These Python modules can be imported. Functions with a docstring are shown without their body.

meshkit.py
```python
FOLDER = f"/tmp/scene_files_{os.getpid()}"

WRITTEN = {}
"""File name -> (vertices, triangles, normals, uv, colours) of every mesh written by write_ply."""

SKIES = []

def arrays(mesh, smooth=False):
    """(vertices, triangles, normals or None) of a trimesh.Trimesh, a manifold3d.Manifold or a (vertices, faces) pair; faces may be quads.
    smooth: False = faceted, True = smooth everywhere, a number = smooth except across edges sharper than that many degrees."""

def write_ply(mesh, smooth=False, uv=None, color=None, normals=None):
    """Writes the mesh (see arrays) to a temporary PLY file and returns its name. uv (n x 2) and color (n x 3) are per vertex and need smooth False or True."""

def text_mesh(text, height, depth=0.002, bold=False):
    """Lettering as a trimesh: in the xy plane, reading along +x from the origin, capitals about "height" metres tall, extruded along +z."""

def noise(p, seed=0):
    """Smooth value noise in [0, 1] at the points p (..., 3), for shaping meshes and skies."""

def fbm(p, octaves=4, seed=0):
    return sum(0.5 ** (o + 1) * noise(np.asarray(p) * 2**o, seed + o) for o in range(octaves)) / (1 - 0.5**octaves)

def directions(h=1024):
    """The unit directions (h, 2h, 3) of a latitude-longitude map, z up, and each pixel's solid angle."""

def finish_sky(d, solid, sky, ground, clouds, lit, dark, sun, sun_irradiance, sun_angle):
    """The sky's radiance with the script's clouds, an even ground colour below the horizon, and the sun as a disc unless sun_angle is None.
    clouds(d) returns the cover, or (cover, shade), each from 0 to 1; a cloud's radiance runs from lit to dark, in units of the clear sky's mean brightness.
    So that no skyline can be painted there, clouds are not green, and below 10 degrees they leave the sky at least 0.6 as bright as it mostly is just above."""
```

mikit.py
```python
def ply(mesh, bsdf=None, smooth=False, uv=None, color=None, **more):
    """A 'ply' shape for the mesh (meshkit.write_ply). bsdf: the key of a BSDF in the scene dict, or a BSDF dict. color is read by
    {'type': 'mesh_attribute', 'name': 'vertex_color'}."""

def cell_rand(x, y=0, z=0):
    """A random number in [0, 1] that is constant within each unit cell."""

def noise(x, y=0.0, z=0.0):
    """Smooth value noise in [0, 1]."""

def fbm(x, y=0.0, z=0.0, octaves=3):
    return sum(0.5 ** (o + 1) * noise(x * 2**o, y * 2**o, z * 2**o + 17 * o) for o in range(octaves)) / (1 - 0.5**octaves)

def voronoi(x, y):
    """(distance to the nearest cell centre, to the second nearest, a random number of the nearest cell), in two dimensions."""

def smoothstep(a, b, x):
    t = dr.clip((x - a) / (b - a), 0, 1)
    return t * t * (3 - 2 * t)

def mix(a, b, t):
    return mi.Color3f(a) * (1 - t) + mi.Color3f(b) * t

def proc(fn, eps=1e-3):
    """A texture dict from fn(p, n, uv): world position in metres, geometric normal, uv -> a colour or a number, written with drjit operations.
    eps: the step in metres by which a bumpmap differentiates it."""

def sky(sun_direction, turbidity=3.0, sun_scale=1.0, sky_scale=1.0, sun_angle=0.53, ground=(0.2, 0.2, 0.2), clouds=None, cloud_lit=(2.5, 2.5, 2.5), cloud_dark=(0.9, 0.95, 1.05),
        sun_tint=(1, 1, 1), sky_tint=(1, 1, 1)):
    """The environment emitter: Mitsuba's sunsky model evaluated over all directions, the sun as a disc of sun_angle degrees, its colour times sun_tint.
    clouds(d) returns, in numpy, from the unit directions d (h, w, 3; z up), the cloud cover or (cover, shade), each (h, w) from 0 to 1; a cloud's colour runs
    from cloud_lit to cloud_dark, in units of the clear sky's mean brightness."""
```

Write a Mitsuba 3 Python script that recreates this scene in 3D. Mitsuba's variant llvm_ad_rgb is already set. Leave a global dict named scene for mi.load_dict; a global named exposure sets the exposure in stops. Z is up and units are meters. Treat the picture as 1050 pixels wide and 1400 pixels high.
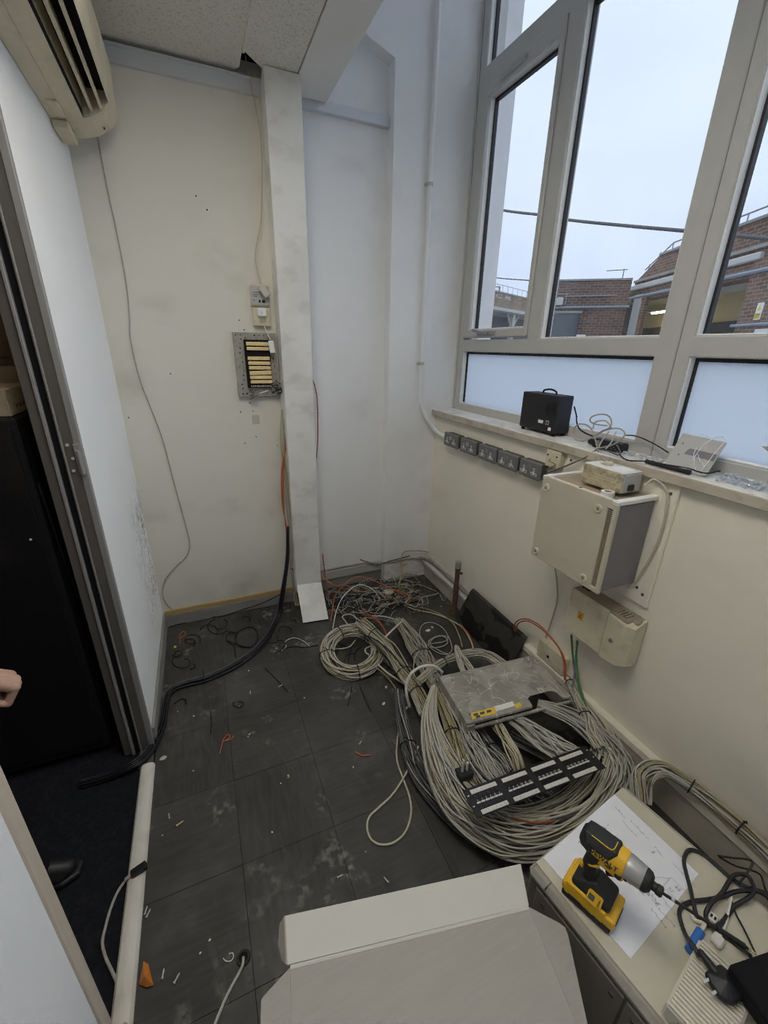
import math, random
import numpy as np, trimesh
import drjit as dr
import mitsuba as mi
import mikit, meshkit
from mikit import proc, noise, fbm, smoothstep, mix, cell_rand, voronoi

scene, labels = {'type': 'scene'}, {}
# ------------------------------------------------------------------ camera, sky, exposure
F = 575.16
RM = np.array([[0.91964473, -0.39227776, 0.01928029], [-0.125545, -0.34012957, -0.93196048], [0.37214516, 0.854652, -0.36204688]])
CAM = np.array([0.0, 0.0, 1.5])
TF = mi.ScalarTransform4f
scene['camera'] = {'type': 'perspective', 'fov': math.degrees(2 * math.atan(525 / F)), 'fov_axis': 'x', 'near_clip': 0.02, 'far_clip': 500.0,
                   'to_world': TF().look_at(origin=CAM.tolist(), target=(CAM + RM[2]).tolist(), up=(-RM[1]).tolist())}
exposure = 2.55
SKY = 1.0
def overcast(d):
    n = meshkit.fbm(d * np.array([3.0, 3.0, 6.0]) + 5.0, 4)
    return np.ones(d.shape[:2]), np.clip(0.95 - 0.95 * d[..., 2] + 0.4 * (n - 0.5), 0, 1)
scene['sky'] = mikit.sky((0.5, -0.4, 0.75), turbidity=4.0, sun_scale=0.0, clouds=overcast, cloud_lit=(1.95, 2.18, 2.52), cloud_dark=(0.95, 1.15, 1.54), ground=(0.2, 0.2, 0.2))

# ------------------------------------------------------------------ helpers
def ray(px, py):
    v = RM.T @ np.array([px - 525.0, py - 700.0, F])
    return v / np.linalg.norm(v)
def wp(px, py, ax, val):
    """the point of the plane axis = val that the photograph shows at a pixel"""
    v = ray(px, py)
    return CAM + v * (val - CAM[ax]) / v[ax]
def fl(px, py, z=0.0):
    return wp(px, py, 2, z)
def numbered(k):
    if k not in scene and k not in labels:
        return k
    i = 1
    while f'{k}_{i:03d}' in scene or f'{k}_{i:03d}' in labels:
        i += 1
    return f'{k}_{i:03d}'
def obj(name, mesh, m, parent=None, smooth=False, **kw):
    k = numbered(name if parent is None else parent + '__' + name)
    scene[k] = mikit.ply(mesh, m, smooth=smooth, **kw)
    return k
def thing(name, label, cat, group=None):
    k = numbered(name)
    labels[k] = {'label': label, 'category': cat}
    if group: labels[k]['group'] = group
    return k
def tag(k, label, cat, group=None):
    labels[k] = {'label': label, 'category': cat}
    if group: labels[k]['group'] = group
    return k
def solo(name, mesh, m, label, cat, group=None, smooth=False, **kw):
    return tag(obj(name, mesh, m, None, smooth, **kw), label, cat, group)
def struct(name, mesh, m, parent=None, smooth=False, **kw):
    k = obj(name, mesh, m, parent, smooth, **kw)
    if parent is None: labels[k] = {'kind': 'structure'}
    return k
def cat_(*ms):
    ms = [m for x in ms for m in (x if isinstance(x, (list, tuple)) else [x])]
    return trimesh.util.concatenate(ms)
def bx(x0, x1, y0, y1, z0, z1, c=0.0):
    """box from corner to corner, its edges chamfered by c"""
    x0, x1, y0, y1, z0, z1 = min(x0, x1), max(x0, x1), min(y0, y1), max(y0, y1), min(z0, z1), max(z0, z1)
    if c <= 0:
        m = trimesh.creation.box((x1 - x0, y1 - y0, z1 - z0))
        m.apply_translation(((x0 + x1) / 2, (y0 + y1) / 2, (z0 + z1) / 2))
        return m
    c = min(c, 0.45 * (x1 - x0), 0.45 * (y1 - y0), 0.45 * (z1 - z0))
    p = []
    for x, sx in ((x0, 1), (x1, -1)):
        for y, sy in ((y0, 1), (y1, -1)):
            for z, sz in ((z0, 1), (z1, -1)):
                p += [(x, y + sy * c, z + sz * c), (x + sx * c, y, z + sz * c), (x + sx * c, y + sy * c, z)]
    return trimesh.convex.convex_hull(np.array(p))
def rot(deg, axis=(0, 0, 1)):
    return trimesh.transformations.rotation_matrix(math.radians(deg), axis)
def place(m, loc=(0, 0, 0), *rots):
    m = m.copy()
    for r in rots: m.apply_transform(r)
    m.apply_translation(loc)
    return m
def frame(m, o, ex, ey, ez):
    """moves a mesh into the frame with origin o and the three axes"""
    M = np.eye(4); M[:3, 0], M[:3, 1], M[:3, 2], M[:3, 3] = ex, ey, ez, o
    m = m.copy(); m.apply_transform(M)
    return m
def unit(v):
    v = np.asarray(v, float); return v / np.linalg.norm(v)
def spline(pts, m=12):
    """Catmull-Rom through the points"""
    p = np.asarray(pts, float)
    if len(p) == 2: return np.linspace(p[0], p[1], m)
    p = np.vstack([2 * p[0] - p[1], p, 2 * p[-1] - p[-2]])
    out = []
    for i in range(1, len(p) - 2):
        t = np.linspace(0, 1, m, endpoint=False)[:, None]
        a, b, c, d = p[i - 1], p[i], p[i + 1], p[i + 2]
        out.append(0.5 * (2 * b + (c - a) * t + (2 * a - 5 * b + 4 * c - d) * t**2 + (3 * b - a - 3 * c + d) * t**3))
    return np.vstack(out + [p[-2:-1]])
def tube(path, r, sides=8, closed=False):
    p = np.asarray(path, float); n = len(p)
    t = np.gradient(p, axis=0) if not closed else np.roll(p, -1, 0) - np.roll(p, 1, 0)
    t /= np.maximum(np.linalg.norm(t, axis=1, keepdims=True), 1e-9)
    u = np.cross(t[0], [0, 0, 1.0]); u = unit(u if np.linalg.norm(u) > 1e-3 else np.cross(t[0], [1.0, 0, 0]))
    U = [u]
    for i in range(1, n):
        u = U[-1] - t[i] * (U[-1] @ t[i]); U.append(unit(u))
    U = np.array(U); V = np.cross(t, U)
    a = np.arange(sides) * 2 * np.pi / sides
    r = np.broadcast_to(np.asarray(r, float), (n,))
    v = (p[:, None] + r[:, None, None] * (np.cos(a)[None, :, None] * U[:, None] + np.sin(a)[None, :, None] * V[:, None])).reshape(-1, 3)
    f = []
    j = np.arange(sides); k = (j + 1) % sides
    for i in range(n if closed else n - 1):
        o, q = i * sides, ((i + 1) % n) * sides
        f.append(np.stack([o + j, o + k, q + k], 1)); f.append(np.stack([o + j, q + k, q + j], 1))
    if not closed:
        c0, c1 = len(v), len(v) + 1
        v = np.vstack([v, p[:1], p[-1:]])
        f.append(np.stack([np.full(sides, c0), k, j], 1)); e = (n - 1) * sides
        f.append(np.stack([np.full(sides, c1), e + j, e + k], 1))
    return trimesh.Trimesh(v, np.vstack(f), process=False)
def cable(pts, r, m=10, sides=7):
    return tube(spline(pts, m), r, sides)
def lathe(prof, n=24):
    """profile of (radius, height) turned about z"""
    return trimesh.creation.revolve(np.asarray(prof, float), sections=n)
def along(m, a, d):
    """a mesh built along z moved so that z runs along d from a"""
    d = unit(d); x = unit(np.cross(d, [0, 0, 1.0])) if abs(d[2]) < 0.95 else np.array([1.0, 0, 0]); x = unit(x - d * (x @ d))
    return frame(m, a, x, np.cross(d, x), d)
def rod(a, b, r, n=12):
    a, b = np.asarray(a, float), np.asarray(b, float)
    m = trimesh.creation.cylinder(r, np.linalg.norm(b - a), sections=n)
    m.apply_translation((0, 0, np.linalg.norm(b - a) / 2))
    return along(m, a, b - a)
def prism(poly, h):
    """outline in xy raised by h"""
    from shapely.geometry import Polygon
    return trimesh.creation.extrude_polygon(Polygon(poly), h, engine='earcut')
def rrect(w, h, r, n=5):
    from shapely.geometry import box as sbox
    return np.array(sbox(-w / 2 + r, -h / 2 + r, w / 2 - r, h / 2 - r).buffer(r, quad_segs=n).exterior.coords)[:-1]
def text(s, h, d=0.0006, bold=False):
    m = meshkit.text_mesh(s, h, d, bold)
    m.apply_translation((-(m.bounds[0][0] + m.bounds[1][0]) / 2, -h / 2, 0))
    return m
def slab(quad, t):
    """four corners in order, thickened by t along their normal"""
    q = np.asarray(quad, float)
    n = unit(np.cross(q[1] - q[0], q[3] - q[0])) * t
    v = np.vstack([q, q + n])
    return trimesh.convex.convex_hull(v)

# ------------------------------------------------------------------ materials
def mat(key, color, rough=0.6, metal=0.0, spec=0.5, two=True, **kw):
    b = {'type': 'principled', 'base_color': {'type': 'rgb', 'value': list(color)} if not isinstance(color, dict) else color, 'roughness': rough, 'metallic': metal, 'specular': spec, **kw}
    scene[key] = {'type': 'twosided', 'bsdf': b} if two else b
    return key
def bump(key, fn, scale=1.0, eps=1e-3):
    d = scene[key]['bsdf']
    scene[key] = {'type': 'twosided', 'bsdf': {'type': 'bumpmap', 'arbitrary': proc(fn, eps), 'scale': scale, 'bsdf': d}}

def wall_colour(base, dirt=(0.30, 0.27, 0.22), amount=0.5, seed=0.0):
    def f(p, n, uv):
        s = p.x + p.y * 0.73
        a = fbm(s * 2.1 + seed, p.z * 2.1, seed, 4)
        smudge = smoothstep(0.55, 0.95, fbm(s * 5 + seed * 3, p.z * 6, 4.0, 4)) * 0.3
        spot = smoothstep(0.90, 0.94, noise(s * 70 + 9, p.z * 70, 3 + seed)) * smoothstep(0.6, 0.75, noise(s * 3 + 2, p.z * 3, 9 + seed)) * 0.0
        low = (1 - smoothstep(0.05, 0.55, p.z)) * fbm(s * 9, p.z * 5, 2.0, 3) * 0.35
        t = dr.clip(amount * (smudge + spot + low), 0, 1)
        return mix(mix(base, [c * 0.93 for c in base], a), dirt, t)
    return proc(f)
mat('m_wall_cream', wall_colour((0.70, 0.675, 0.605), amount=1.0, seed=1.0), 0.75)
mat('m_wall_white', wall_colour((0.775, 0.78, 0.785), amount=0.45, seed=4.0), 0.7)
mat('m_wall_right', wall_colour((0.80, 0.76, 0.655), amount=0.75, seed=7.0), 0.7)
def stub(p, n, uv):
    a = fbm(p.y * 3, p.z * 3, 2.0, 3)
    near = smoothstep(1.80, 2.25, p.y) * (1 - smoothstep(0.75, 1.05, p.z + 0.15 * a)) * smoothstep(0.12, 0.3, p.z)
    sc = (0.5 * smoothstep(0.52, 0.78, fbm(p.y * 130 + p.z * 40, p.z * 50 - p.y * 30, 6.0, 4)) + 0.25 * smoothstep(0.45, 0.8, fbm(p.y * 26, p.z * 9, 2.0, 3))) * near
    return mix(mix((0.78, 0.79, 0.80), (0.72, 0.73, 0.74), a), (0.16, 0.13, 0.11), dr.clip(sc * 1.5, 0, 0.8))
mat('m_wall_stub', proc(stub), 0.7)
def orange_peel(p, n, uv):
    s = p.x + p.y
    return fbm(s * 120, p.z * 120, p.y * 30, 2)
for k in ('m_wall_cream', 'm_wall_white', 'm_wall_right', 'm_wall_stub'):
    bump(k, orange_peel, 0.0008)
TILE, TX, TY = 0.295, -0.055, 0.62
def floor_colour(p, n, uv):
    i, j = dr.floor((p.x - TX) / TILE), dr.floor((p.y - TY) / TILE)
    r = cell_rand(i, j, 5)
    g = fbm(p.x * 6, p.y * 6, 1.0, 4)
    along_ = dr.select(r > 0.5, noise(p.x * 18, p.y * 130, 2.0), noise(p.x * 130, p.y * 18, 2.0))
    base = mix((0.024, 0.023, 0.021), (0.080, 0.077, 0.069), dr.clip(0.25 * r + 0.75 * g + 0.25 * (along_ - 0.5), 0, 1))
    sc = smoothstep(0.58, 0.85, fbm(p.x * 9 + 3, p.y * 9, 8.0, 4)) * smoothstep(0.38, 0.8, fbm(p.x * 55, p.y * 55, 3.0, 4)) * 0.8
    streak = smoothstep(0.70, 0.85, fbm((p.x + 0.3 * p.y) * 60, (p.y - 0.3 * p.x) * 9, 5.0, 3)) * 0.3
    dust = smoothstep(0.50, 0.75, fbm(p.x * 4.3 + 11, p.y * 4.3, 6.0, 4)) * 0.16 * fbm(p.x * 30, p.y * 30, 2.0, 3)
    far = smoothstep(1.2, 1.9, p.x + 0.5 * p.y - 0.25) * 0.22
    c = mix(base, (0.30, 0.29, 0.27), dr.clip(0.9 * sc + 0.16 * streak + dust, 0, 0.65))
    return mix(c, (0.10, 0.085, 0.06), far * fbm(p.x * 12, p.y * 12, 2.0, 3))
mat('m_floor', proc(floor_colour), 0.55, spec=0.35)
mat('m_floor_base', (0.012, 0.011, 0.01), 0.9)
def ceil_colour(p, n, uv):
    s = smoothstep(0.66, 0.74, noise(p.x * 220, p.y * 220, 1.0))
    return mix((0.62, 0.60, 0.545), (0.44, 0.425, 0.385), s * 0.6 + 0.25 * fbm(p.x * 3, p.y * 3, 2.0, 3))
mat('m_ceiling', proc(ceil_colour), 0.9)
mat('m_bulkhead', wall_colour((0.66, 0.655, 0.64), amount=0.3, seed=11.0), 0.8)
mat('m_alu', (0.30, 0.295, 0.29), 0.5, 0.25)
mat('m_alu_dark', (0.13, 0.12, 0.112), 0.5, 0.2)
mat('m_trim_metal', (0.60, 0.62, 0.65), 0.5, 0.35)
mat('m_black', (0.012, 0.012, 0.014), 0.5)
mat('m_black_matte', (0.010, 0.010, 0.012), 0.85, spec=0.2)
mat('m_black_gloss', (0.012, 0.012, 0.013), 0.28)
mat('m_upvc', (0.47, 0.465, 0.45), 0.38)
mat('m_upvc_dirty', (0.42, 0.41, 0.39), 0.45)
mat('m_white', (0.78, 0.78, 0.77), 0.5)
def skirt_c(p, n, uv):
    return mix((0.17, 0.17, 0.165), (0.28, 0.27, 0.25), fbm((p.x + p.y) * 9, p.z * 30, 2.0, 3))
mat('m_skirt_grey', proc(skirt_c), 0.6)
def raw_wood(p, n, uv):
    return mix((0.50, 0.36, 0.15), (0.33, 0.22, 0.09), fbm((p.x + p.y) * 7, p.z * 90, 3.0, 3))
mat('m_raw_wood', proc(raw_wood), 0.7)
def pale_wood(p, n, uv):
    return mix((0.60, 0.53, 0.44), (0.48, 0.41, 0.33), fbm(p.z * 3, (p.x + p.y) * 60, 3.0, 3))
mat('m_pale_wood', proc(pale_wood), 0.6)
def grimy(base, dirt, k=8.0, amt=0.6, seed=0.0):
    def f(p, n, uv):
        a = fbm(p.x * k + seed, p.y * k, p.z * k, 4)
        b = smoothstep(0.52, 0.75, fbm(p.x * k * 3, p.y * k * 3 + seed, p.z * k * 3, 3))
        return mix(base, dirt, dr.clip(amt * (0.5 * smoothstep(0.4, 0.7, a) + 0.5 * b), 0, 1))
    return proc(f)
mat('m_sill', grimy((0.70, 0.69, 0.66), (0.36, 0.32, 0.27), 9.0, 0.7), 0.5)
mat('m_skirt_beige', grimy((0.46, 0.42, 0.35), (0.26, 0.23, 0.19), 6.0, 0.6, 5.0), 0.6)
mat('m_trunk', grimy((0.72, 0.71, 0.69), (0.48, 0.46, 0.43), 5.0, 0.55, 3.0), 0.42)
mat('m_carpet', grimy((0.012, 0.013, 0.017), (0.024, 0.025, 0.03), 90.0, 0.8), 0.95, spec=0.1)
mat('m_hall_wall', (0.42, 0.34, 0.26), 0.8)
scene['m_glass'] = {'type': 'thindielectric', 'int_ior': 1.5}
scene['m_frost'] = {'type': 'principledthin', 'base_color': {'type': 'rgb', 'value': [0.71, 0.77, 0.84]}, 'roughness': 0.5, 'spec_trans': 0.0, 'diff_trans': 1.7, 'eta': 1.5}

# ------------------------------------------------------------------ the room
XL, XR, YB, YR = -0.335, 1.35, 2.32, -1.5      # left wall, right wall, back wall, wall behind the camera
ZC, ZT = 2.535, 3.85                            # hung ceiling, true ceiling
PX0, REC = 1.02, 2.39                          # pilaster's left edge, depth of the alcove
struct('floor', bx(XL - 0.03, XR + 0.1, YR, 2.45, -0.06, -0.004), 'm_floor_base')
for i in range(-2, 6):
    for j in range(-8, 7):
        x0, y0 = TX + i * TILE, TY + j * TILE
        x1, y1 = min(x0 + TILE, XR), min(y0 + TILE, 2.40)
        x0, y0 = max(x0, XL + 0.005), max(y0, YR)
        if x1 - x0 < 0.02 or y1 - y0 < 0.02: continue
        g, q = 0.0004, random.Random(i * 31 + j).uniform(-0.0004, 0.0003)
        obj('tile', bx(x0 + g, x1 - g, y0 + g, y1 - g, -0.006, q, 0.0006), 'm_floor', 'floor')
# back wall: flat part left, alcove panel, pilaster right (it runs on as the window reveal)
struct('wall_back', cat_(bx(XL - 0.1, 0.50, YB, 2.6, 0, ZT)), 'm_wall_cream')
struct('wall_back_alcove', bx(0.46, 1.2, REC, 2.6, 0, ZT), 'm_wall_white')
from shapely.geometry import Polygon as SP, box as sbox
recess_head = [(0.50, 2.98), (0.90, 2.775), (PX0, 2.735), (PX0, 0), (1.70, 0), (1.70, ZT), (0.50, ZT)]
pil = prism(recess_head, 0.28)
pil.apply_transform(np.array([[1, 0, 0, 0], [0, 0, -1, YB + 0.28], [0, 1, 0, 0], [0, 0, 0, 1.0]]))
struct('wall_back_pilaster', pil, 'm_wall_white')
# right wall below and beside the windows
WY0, WY1, WZ0, WZ1 = -1.42, 2.32, 1.125, 3.70
struct('wall_right', cat_(bx(XR, 1.62, YR, 2.6, 0, WZ0), bx(XR, 1.62, YR, WY0, WZ0, ZT), bx(XR, 1.62, WY0, 2.6, WZ1, ZT)), 'm_wall_right')
# left wall: stub, head over the door, near stub
DY0, DY1, DZ = 0.62, 1.48, 2.12
struct('wall_left', cat_(bx(XL - 0.10, XL, DY1 + 0.0105, 2.6, 0, ZT), bx(XL - 0.10, XL, DY0 - 0.036, DY1, DZ, ZT), bx(XL - 0.10, XL, YR, DY0 - 0.036, 0, ZT)), 'm_wall_stub')
struct('wall_rear', bx(XL - 0.1, 1.62, YR - 0.1, YR, 0, ZT), 'm_wall_white')
struct('ceiling_main', bx(XL - 0.1, 1.62, YR - 0.1, 2.6, ZT, ZT + 0.1), 'm_wall_white')
# hung ceiling of tiles; the corner tile by the trunking has a broken corner
tiles_x = [(XL + 0.005, 0.316), (0.326, 0.536)]
struct('ceiling', cat_(bx(XL, 0.60, YR, 2.40, ZC + 0.05, ZC + 0.07)), 'm_black_matte')
for (a, b) in tiles_x:
    y1 = 2.315
    while y1 > YR + 0.05:
        y0 = max(y1 - 1.19, YR)
        if a < 0 and y1 > 2.3:
            m = prism([(a, y0), (b, y0), (b, y1 - 0.05), (b - 0.035, y1), (a, y1)], 0.016); m.apply_translation((0, 0, ZC))
        elif a > 0.3 and y1 > 2.3:
            m = prism([(a, y0), (b, y0), (b, y1), (a + 0.085, y1 - 0.0), (a + 0.075, y1 - 0.08), (a, y1 - 0.16)], 0.016); m.apply_translation((0, 0, ZC))
        else:
            m = bx(a, b, y0, y1, ZC, ZC + 0.016)
        obj('tile', m, 'm_ceiling', 'ceiling')
        y1 = y0 - 0.008
struct('trim_1', bx(0.316, 0.326, YR, 2.16, ZC - 0.004, ZC + 0.012, 0.001), 'm_ceiling')
# bulkhead: a boxed edge that drops below the tiles and carries the open side up
struct('ceiling_bulkhead', bx(0.540, 0.70, YR, REC - 0.034, 2.529, ZT, 0.002), 'm_bulkhead')
struct('trim_2', cat_(bx(XL, 0.40, YB - 0.022, YB, 2.474, 2.521, 0.002), bx(XL, 0.40, YB - 0.045, YB, 2.518, 2.521)), 'm_trim_metal')
struct('trim_3', cat_(bx(0.56, PX0 + 0.004, REC - 0.03, REC, 2.497, 2.537, 0.002)), 'm_trim_metal')
# skirtings
sk = struct('baseboard_back', bx(XL + 0.012, 0.46, YB - 0.014, YB, 0, 0.072, 0.002), 'm_skirt_grey')
obj('bare_wood_top', bx(XL + 0.012, 0.46, YB - 0.012, YB, 0.072, 0.10, 0.002), 'm_raw_wood', sk)
struct('baseboard_left', bx(XL, XL + 0.012, 1.49, YB, 0, 0.085, 0.002), 'm_skirt_grey')
sk = struct('baseboard_alcove', bx(0.50, PX0, REC - 0.018, REC, 0, 0.075, 0.002), 'm_skirt_grey')
obj('top_board', bx(0.50, PX0, REC - 0.03, REC, 0.075, 0.135, 0.003), 'm_upvc_dirty', sk)
struct('baseboard_pilaster', bx(PX0 - 0.004, XR - 0.02, YB - 0.016, YB, 0, 0.145, 0.003), 'm_sill')
sk = struct('baseboard_right', bx(XR - 0.028, XR, YR, 2.30, 0, 0.128, 0.002), 'm_skirt_beige')
obj('top_strip', bx(XR - 0.034, XR, YR, 1.30, 0.128, 0.163, 0.004), 'm_wall_right', sk)
sk = struct('trim_4', cat_(bx(XR - 0.05, XR - 0.028, 1.55, 2.31, 0.108, 0.128, 0.002)), 'm_upvc')
obj('wall_lip', bx(XR - 0.008, XR, 1.55, 2.30, 0.128, 0.155, 0.002), 'm_upvc', sk)
# ------------------------------------------------------------------ windows
WX = 1.466                                    # room face of the frames
def window(n, y_hi, y_lo, sash, label_):
    """one coupled window: y_hi is the side nearer the back wall; sash = (hi, lo) of the opening light or None"""
    w = f'window_{n}'
    labels[w] = {'kind': 'structure'}
    d = 0.07
    def bar(name, y0, y1, z0, z1, x0=WX, x1=WX + d, c=0.004, m='m_upvc', par=w):
        return obj(name, bx(x0, x1, y0, y1, z0, z1, c), m, par)
    bar('frame', y_hi, y_hi - 0.045, 1.16, 3.70); bar('frame', y_lo, y_lo + 0.075, 1.16, 3.70)
    bar('frame', y_hi, y_lo, 1.155, 1.198); bar('frame', y_hi, y_lo, 3.65, 3.70)
    bar('transom', y_hi, y_lo, 1.492, 1.556); bar('transom', y_hi, y_lo, 2.688, 2.768)
    gl = []
    a, b = y_hi - 0.045, y_lo + 0.075
    gl.append((a, b, 1.198, 1.492, True))
    if sash:
        sh, sl = sash
        bar('mullion', sl, sl - 0.085, 1.55, 3.67)
        gl += [(sl - 0.085, b, 1.556, 2.688, False), (sl - 0.085, b, 2.768, 3.65, False), (a, sl, 2.768, 3.65, False)]
        s = obj('sash', cat_(*[bx(WX - 0.010, WX + 0.06, *r, 0.005) for r in ((sh, sh - 0.062, 1.566, 2.688), (sl, sl + 0.028, 1.566, 2.688), (sh, sl, 1.566, 1.607), (sh, sl, 2.632, 2.688))]), 'm_upvc', w)
        gl.append((sh - 0.06, sl + 0.026, 1.607, 2.634, False))
        ym = (sh + sl) / 2
        obj('vent', cat_(bx(WX - 0.020, WX - 0.010, ym + 0.12, ym - 0.06, 2.650, 2.672, 0.003), bx(WX - 0.022, WX - 0.018, ym + 0.10, ym - 0.04, 2.656, 2.660)), 'm_upvc_dirty', s)
        obj('handle', cat_(bx(WX - 0.022, WX - 0.010, sh - 0.16, sh - 0.31, 1.576, 1.598, 0.004), cable([(WX - 0.03, sh - 0.27, 1.585), (WX - 0.045, sh - 0.24, 1.588), (WX - 0.050, sh - 0.16, 1.604)], 0.007, 6)), 'm_alu', s)
    else:
        gl += [(a, b, 1.556, 2.688, False), (a, b, 2.768, 3.65, False)]
    for (y0, y1, z0, z1, fr) in gl:
        obj('frosted_pane' if fr else 'pane', bx(1.5035, 1.5065, y0 - 0.002, y1 + 0.002, z0 + 0.002, z1 - 0.002) if not fr else trimesh.Trimesh([(1.505, y0, z0), (1.505, y1, z0), (1.505, y1, z1), (1.505, y0, z1)], [(0, 2, 1), (0, 3, 2)]) , 'm_frost' if fr else 'm_glass', w) if fr else \
        obj('pane', trimesh.Trimesh([(1.505, y0, z0), (1.505, y1, z0), (1.505, y1, z1), (1.505, y0, z1)], [(0, 2, 1), (0, 3, 2)]), 'm_glass', w)
        g = 0.012
        obj('gasket', cat_(bx(1.497, 1.515, y0, y0 - g, z0, z1), bx(1.497, 1.515, y1, y1 + g, z0, z1), bx(1.497, 1.515, y0, y1, z0, z0 + 0.004), bx(1.497, 1.515, y0, y1, z1 - g, z1)), 'm_black', w)
        q = 0.009                             # glazing bead
        obj('bead', cat_(bx(1.474, 1.497, y0, y0 - q * 0.4, z0, z1), bx(1.474, 1.497, y1, y1 + q * 0.4, z0, z1), bx(1.474, 1.497, y0, y1, z0, z0 + 0.006, 0.002)), 'm_white', w)
window(1, 2.305, 0.985, (2.262, 1.718), '')
window(2, 0.985, -0.42, None, '')
window(3, -0.42, -1.42, None, '')
m = cat_(bx(WX - 0.0015, WX, 0.9865, 0.9835, 1.16, 3.70))
obj('coupling_strip', m, 'm_upvc_dirty', 'window_1')
obj('reveal_board', bx(1.462, 1.60, 2.306, 2.32, 1.16, 3.70, 0.002), 'm_upvc', 'window_1')
# sill
sl = struct('window_sill', bx(1.322, 1.60, WY0, 2.318, 1.126, 1.159, 0.003), 'm_sill')
mat('m_sill_edge', grimy((0.50, 0.455, 0.375), (0.30, 0.26, 0.20), 12.0, 0.7, 3.0), 0.55)
obj('front_edge', bx(1.317, 1.323, WY0, 2.318, 1.125, 1.1565, 0.002), 'm_sill_edge', sl)
# ------------------------------------------------------------------ door: far frame, near lining, threshold, opened leaf
d1 = 'door_1'; labels[d1] = {'kind': 'structure'}
yj = DY1
obj('jamb', cat_(bx(-0.384, XL + 0.002, yj - 0.012, yj + 0.01, 0, DZ, 0.002), bx(-0.350, XL + 0.004, yj - 0.018, yj - 0.01, 0, DZ, 0.002), bx(-0.381, -0.376, yj - 0.016, yj - 0.01, 0, DZ, 0.001)), 'm_alu', d1)
obj('jamb_face', bx(-0.376, -0.353, yj - 0.0135, yj - 0.011, 0.0, DZ), 'm_alu_dark', d1)
obj('gasket', bx(-0.402, -0.384, yj - 0.002, yj + 0.02, 0, DZ), 'm_black_matte', d1)
obj('outer_rail', bx(-0.411, -0.402, yj - 0.016, yj + 0.02, 0, DZ, 0.002), 'm_alu', d1)
obj('outer_lining', bx(-0.438, -0.411, yj - 0.008, yj + 0.02, 0, DZ, 0.002), 'm_alu_dark', d1)
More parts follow.
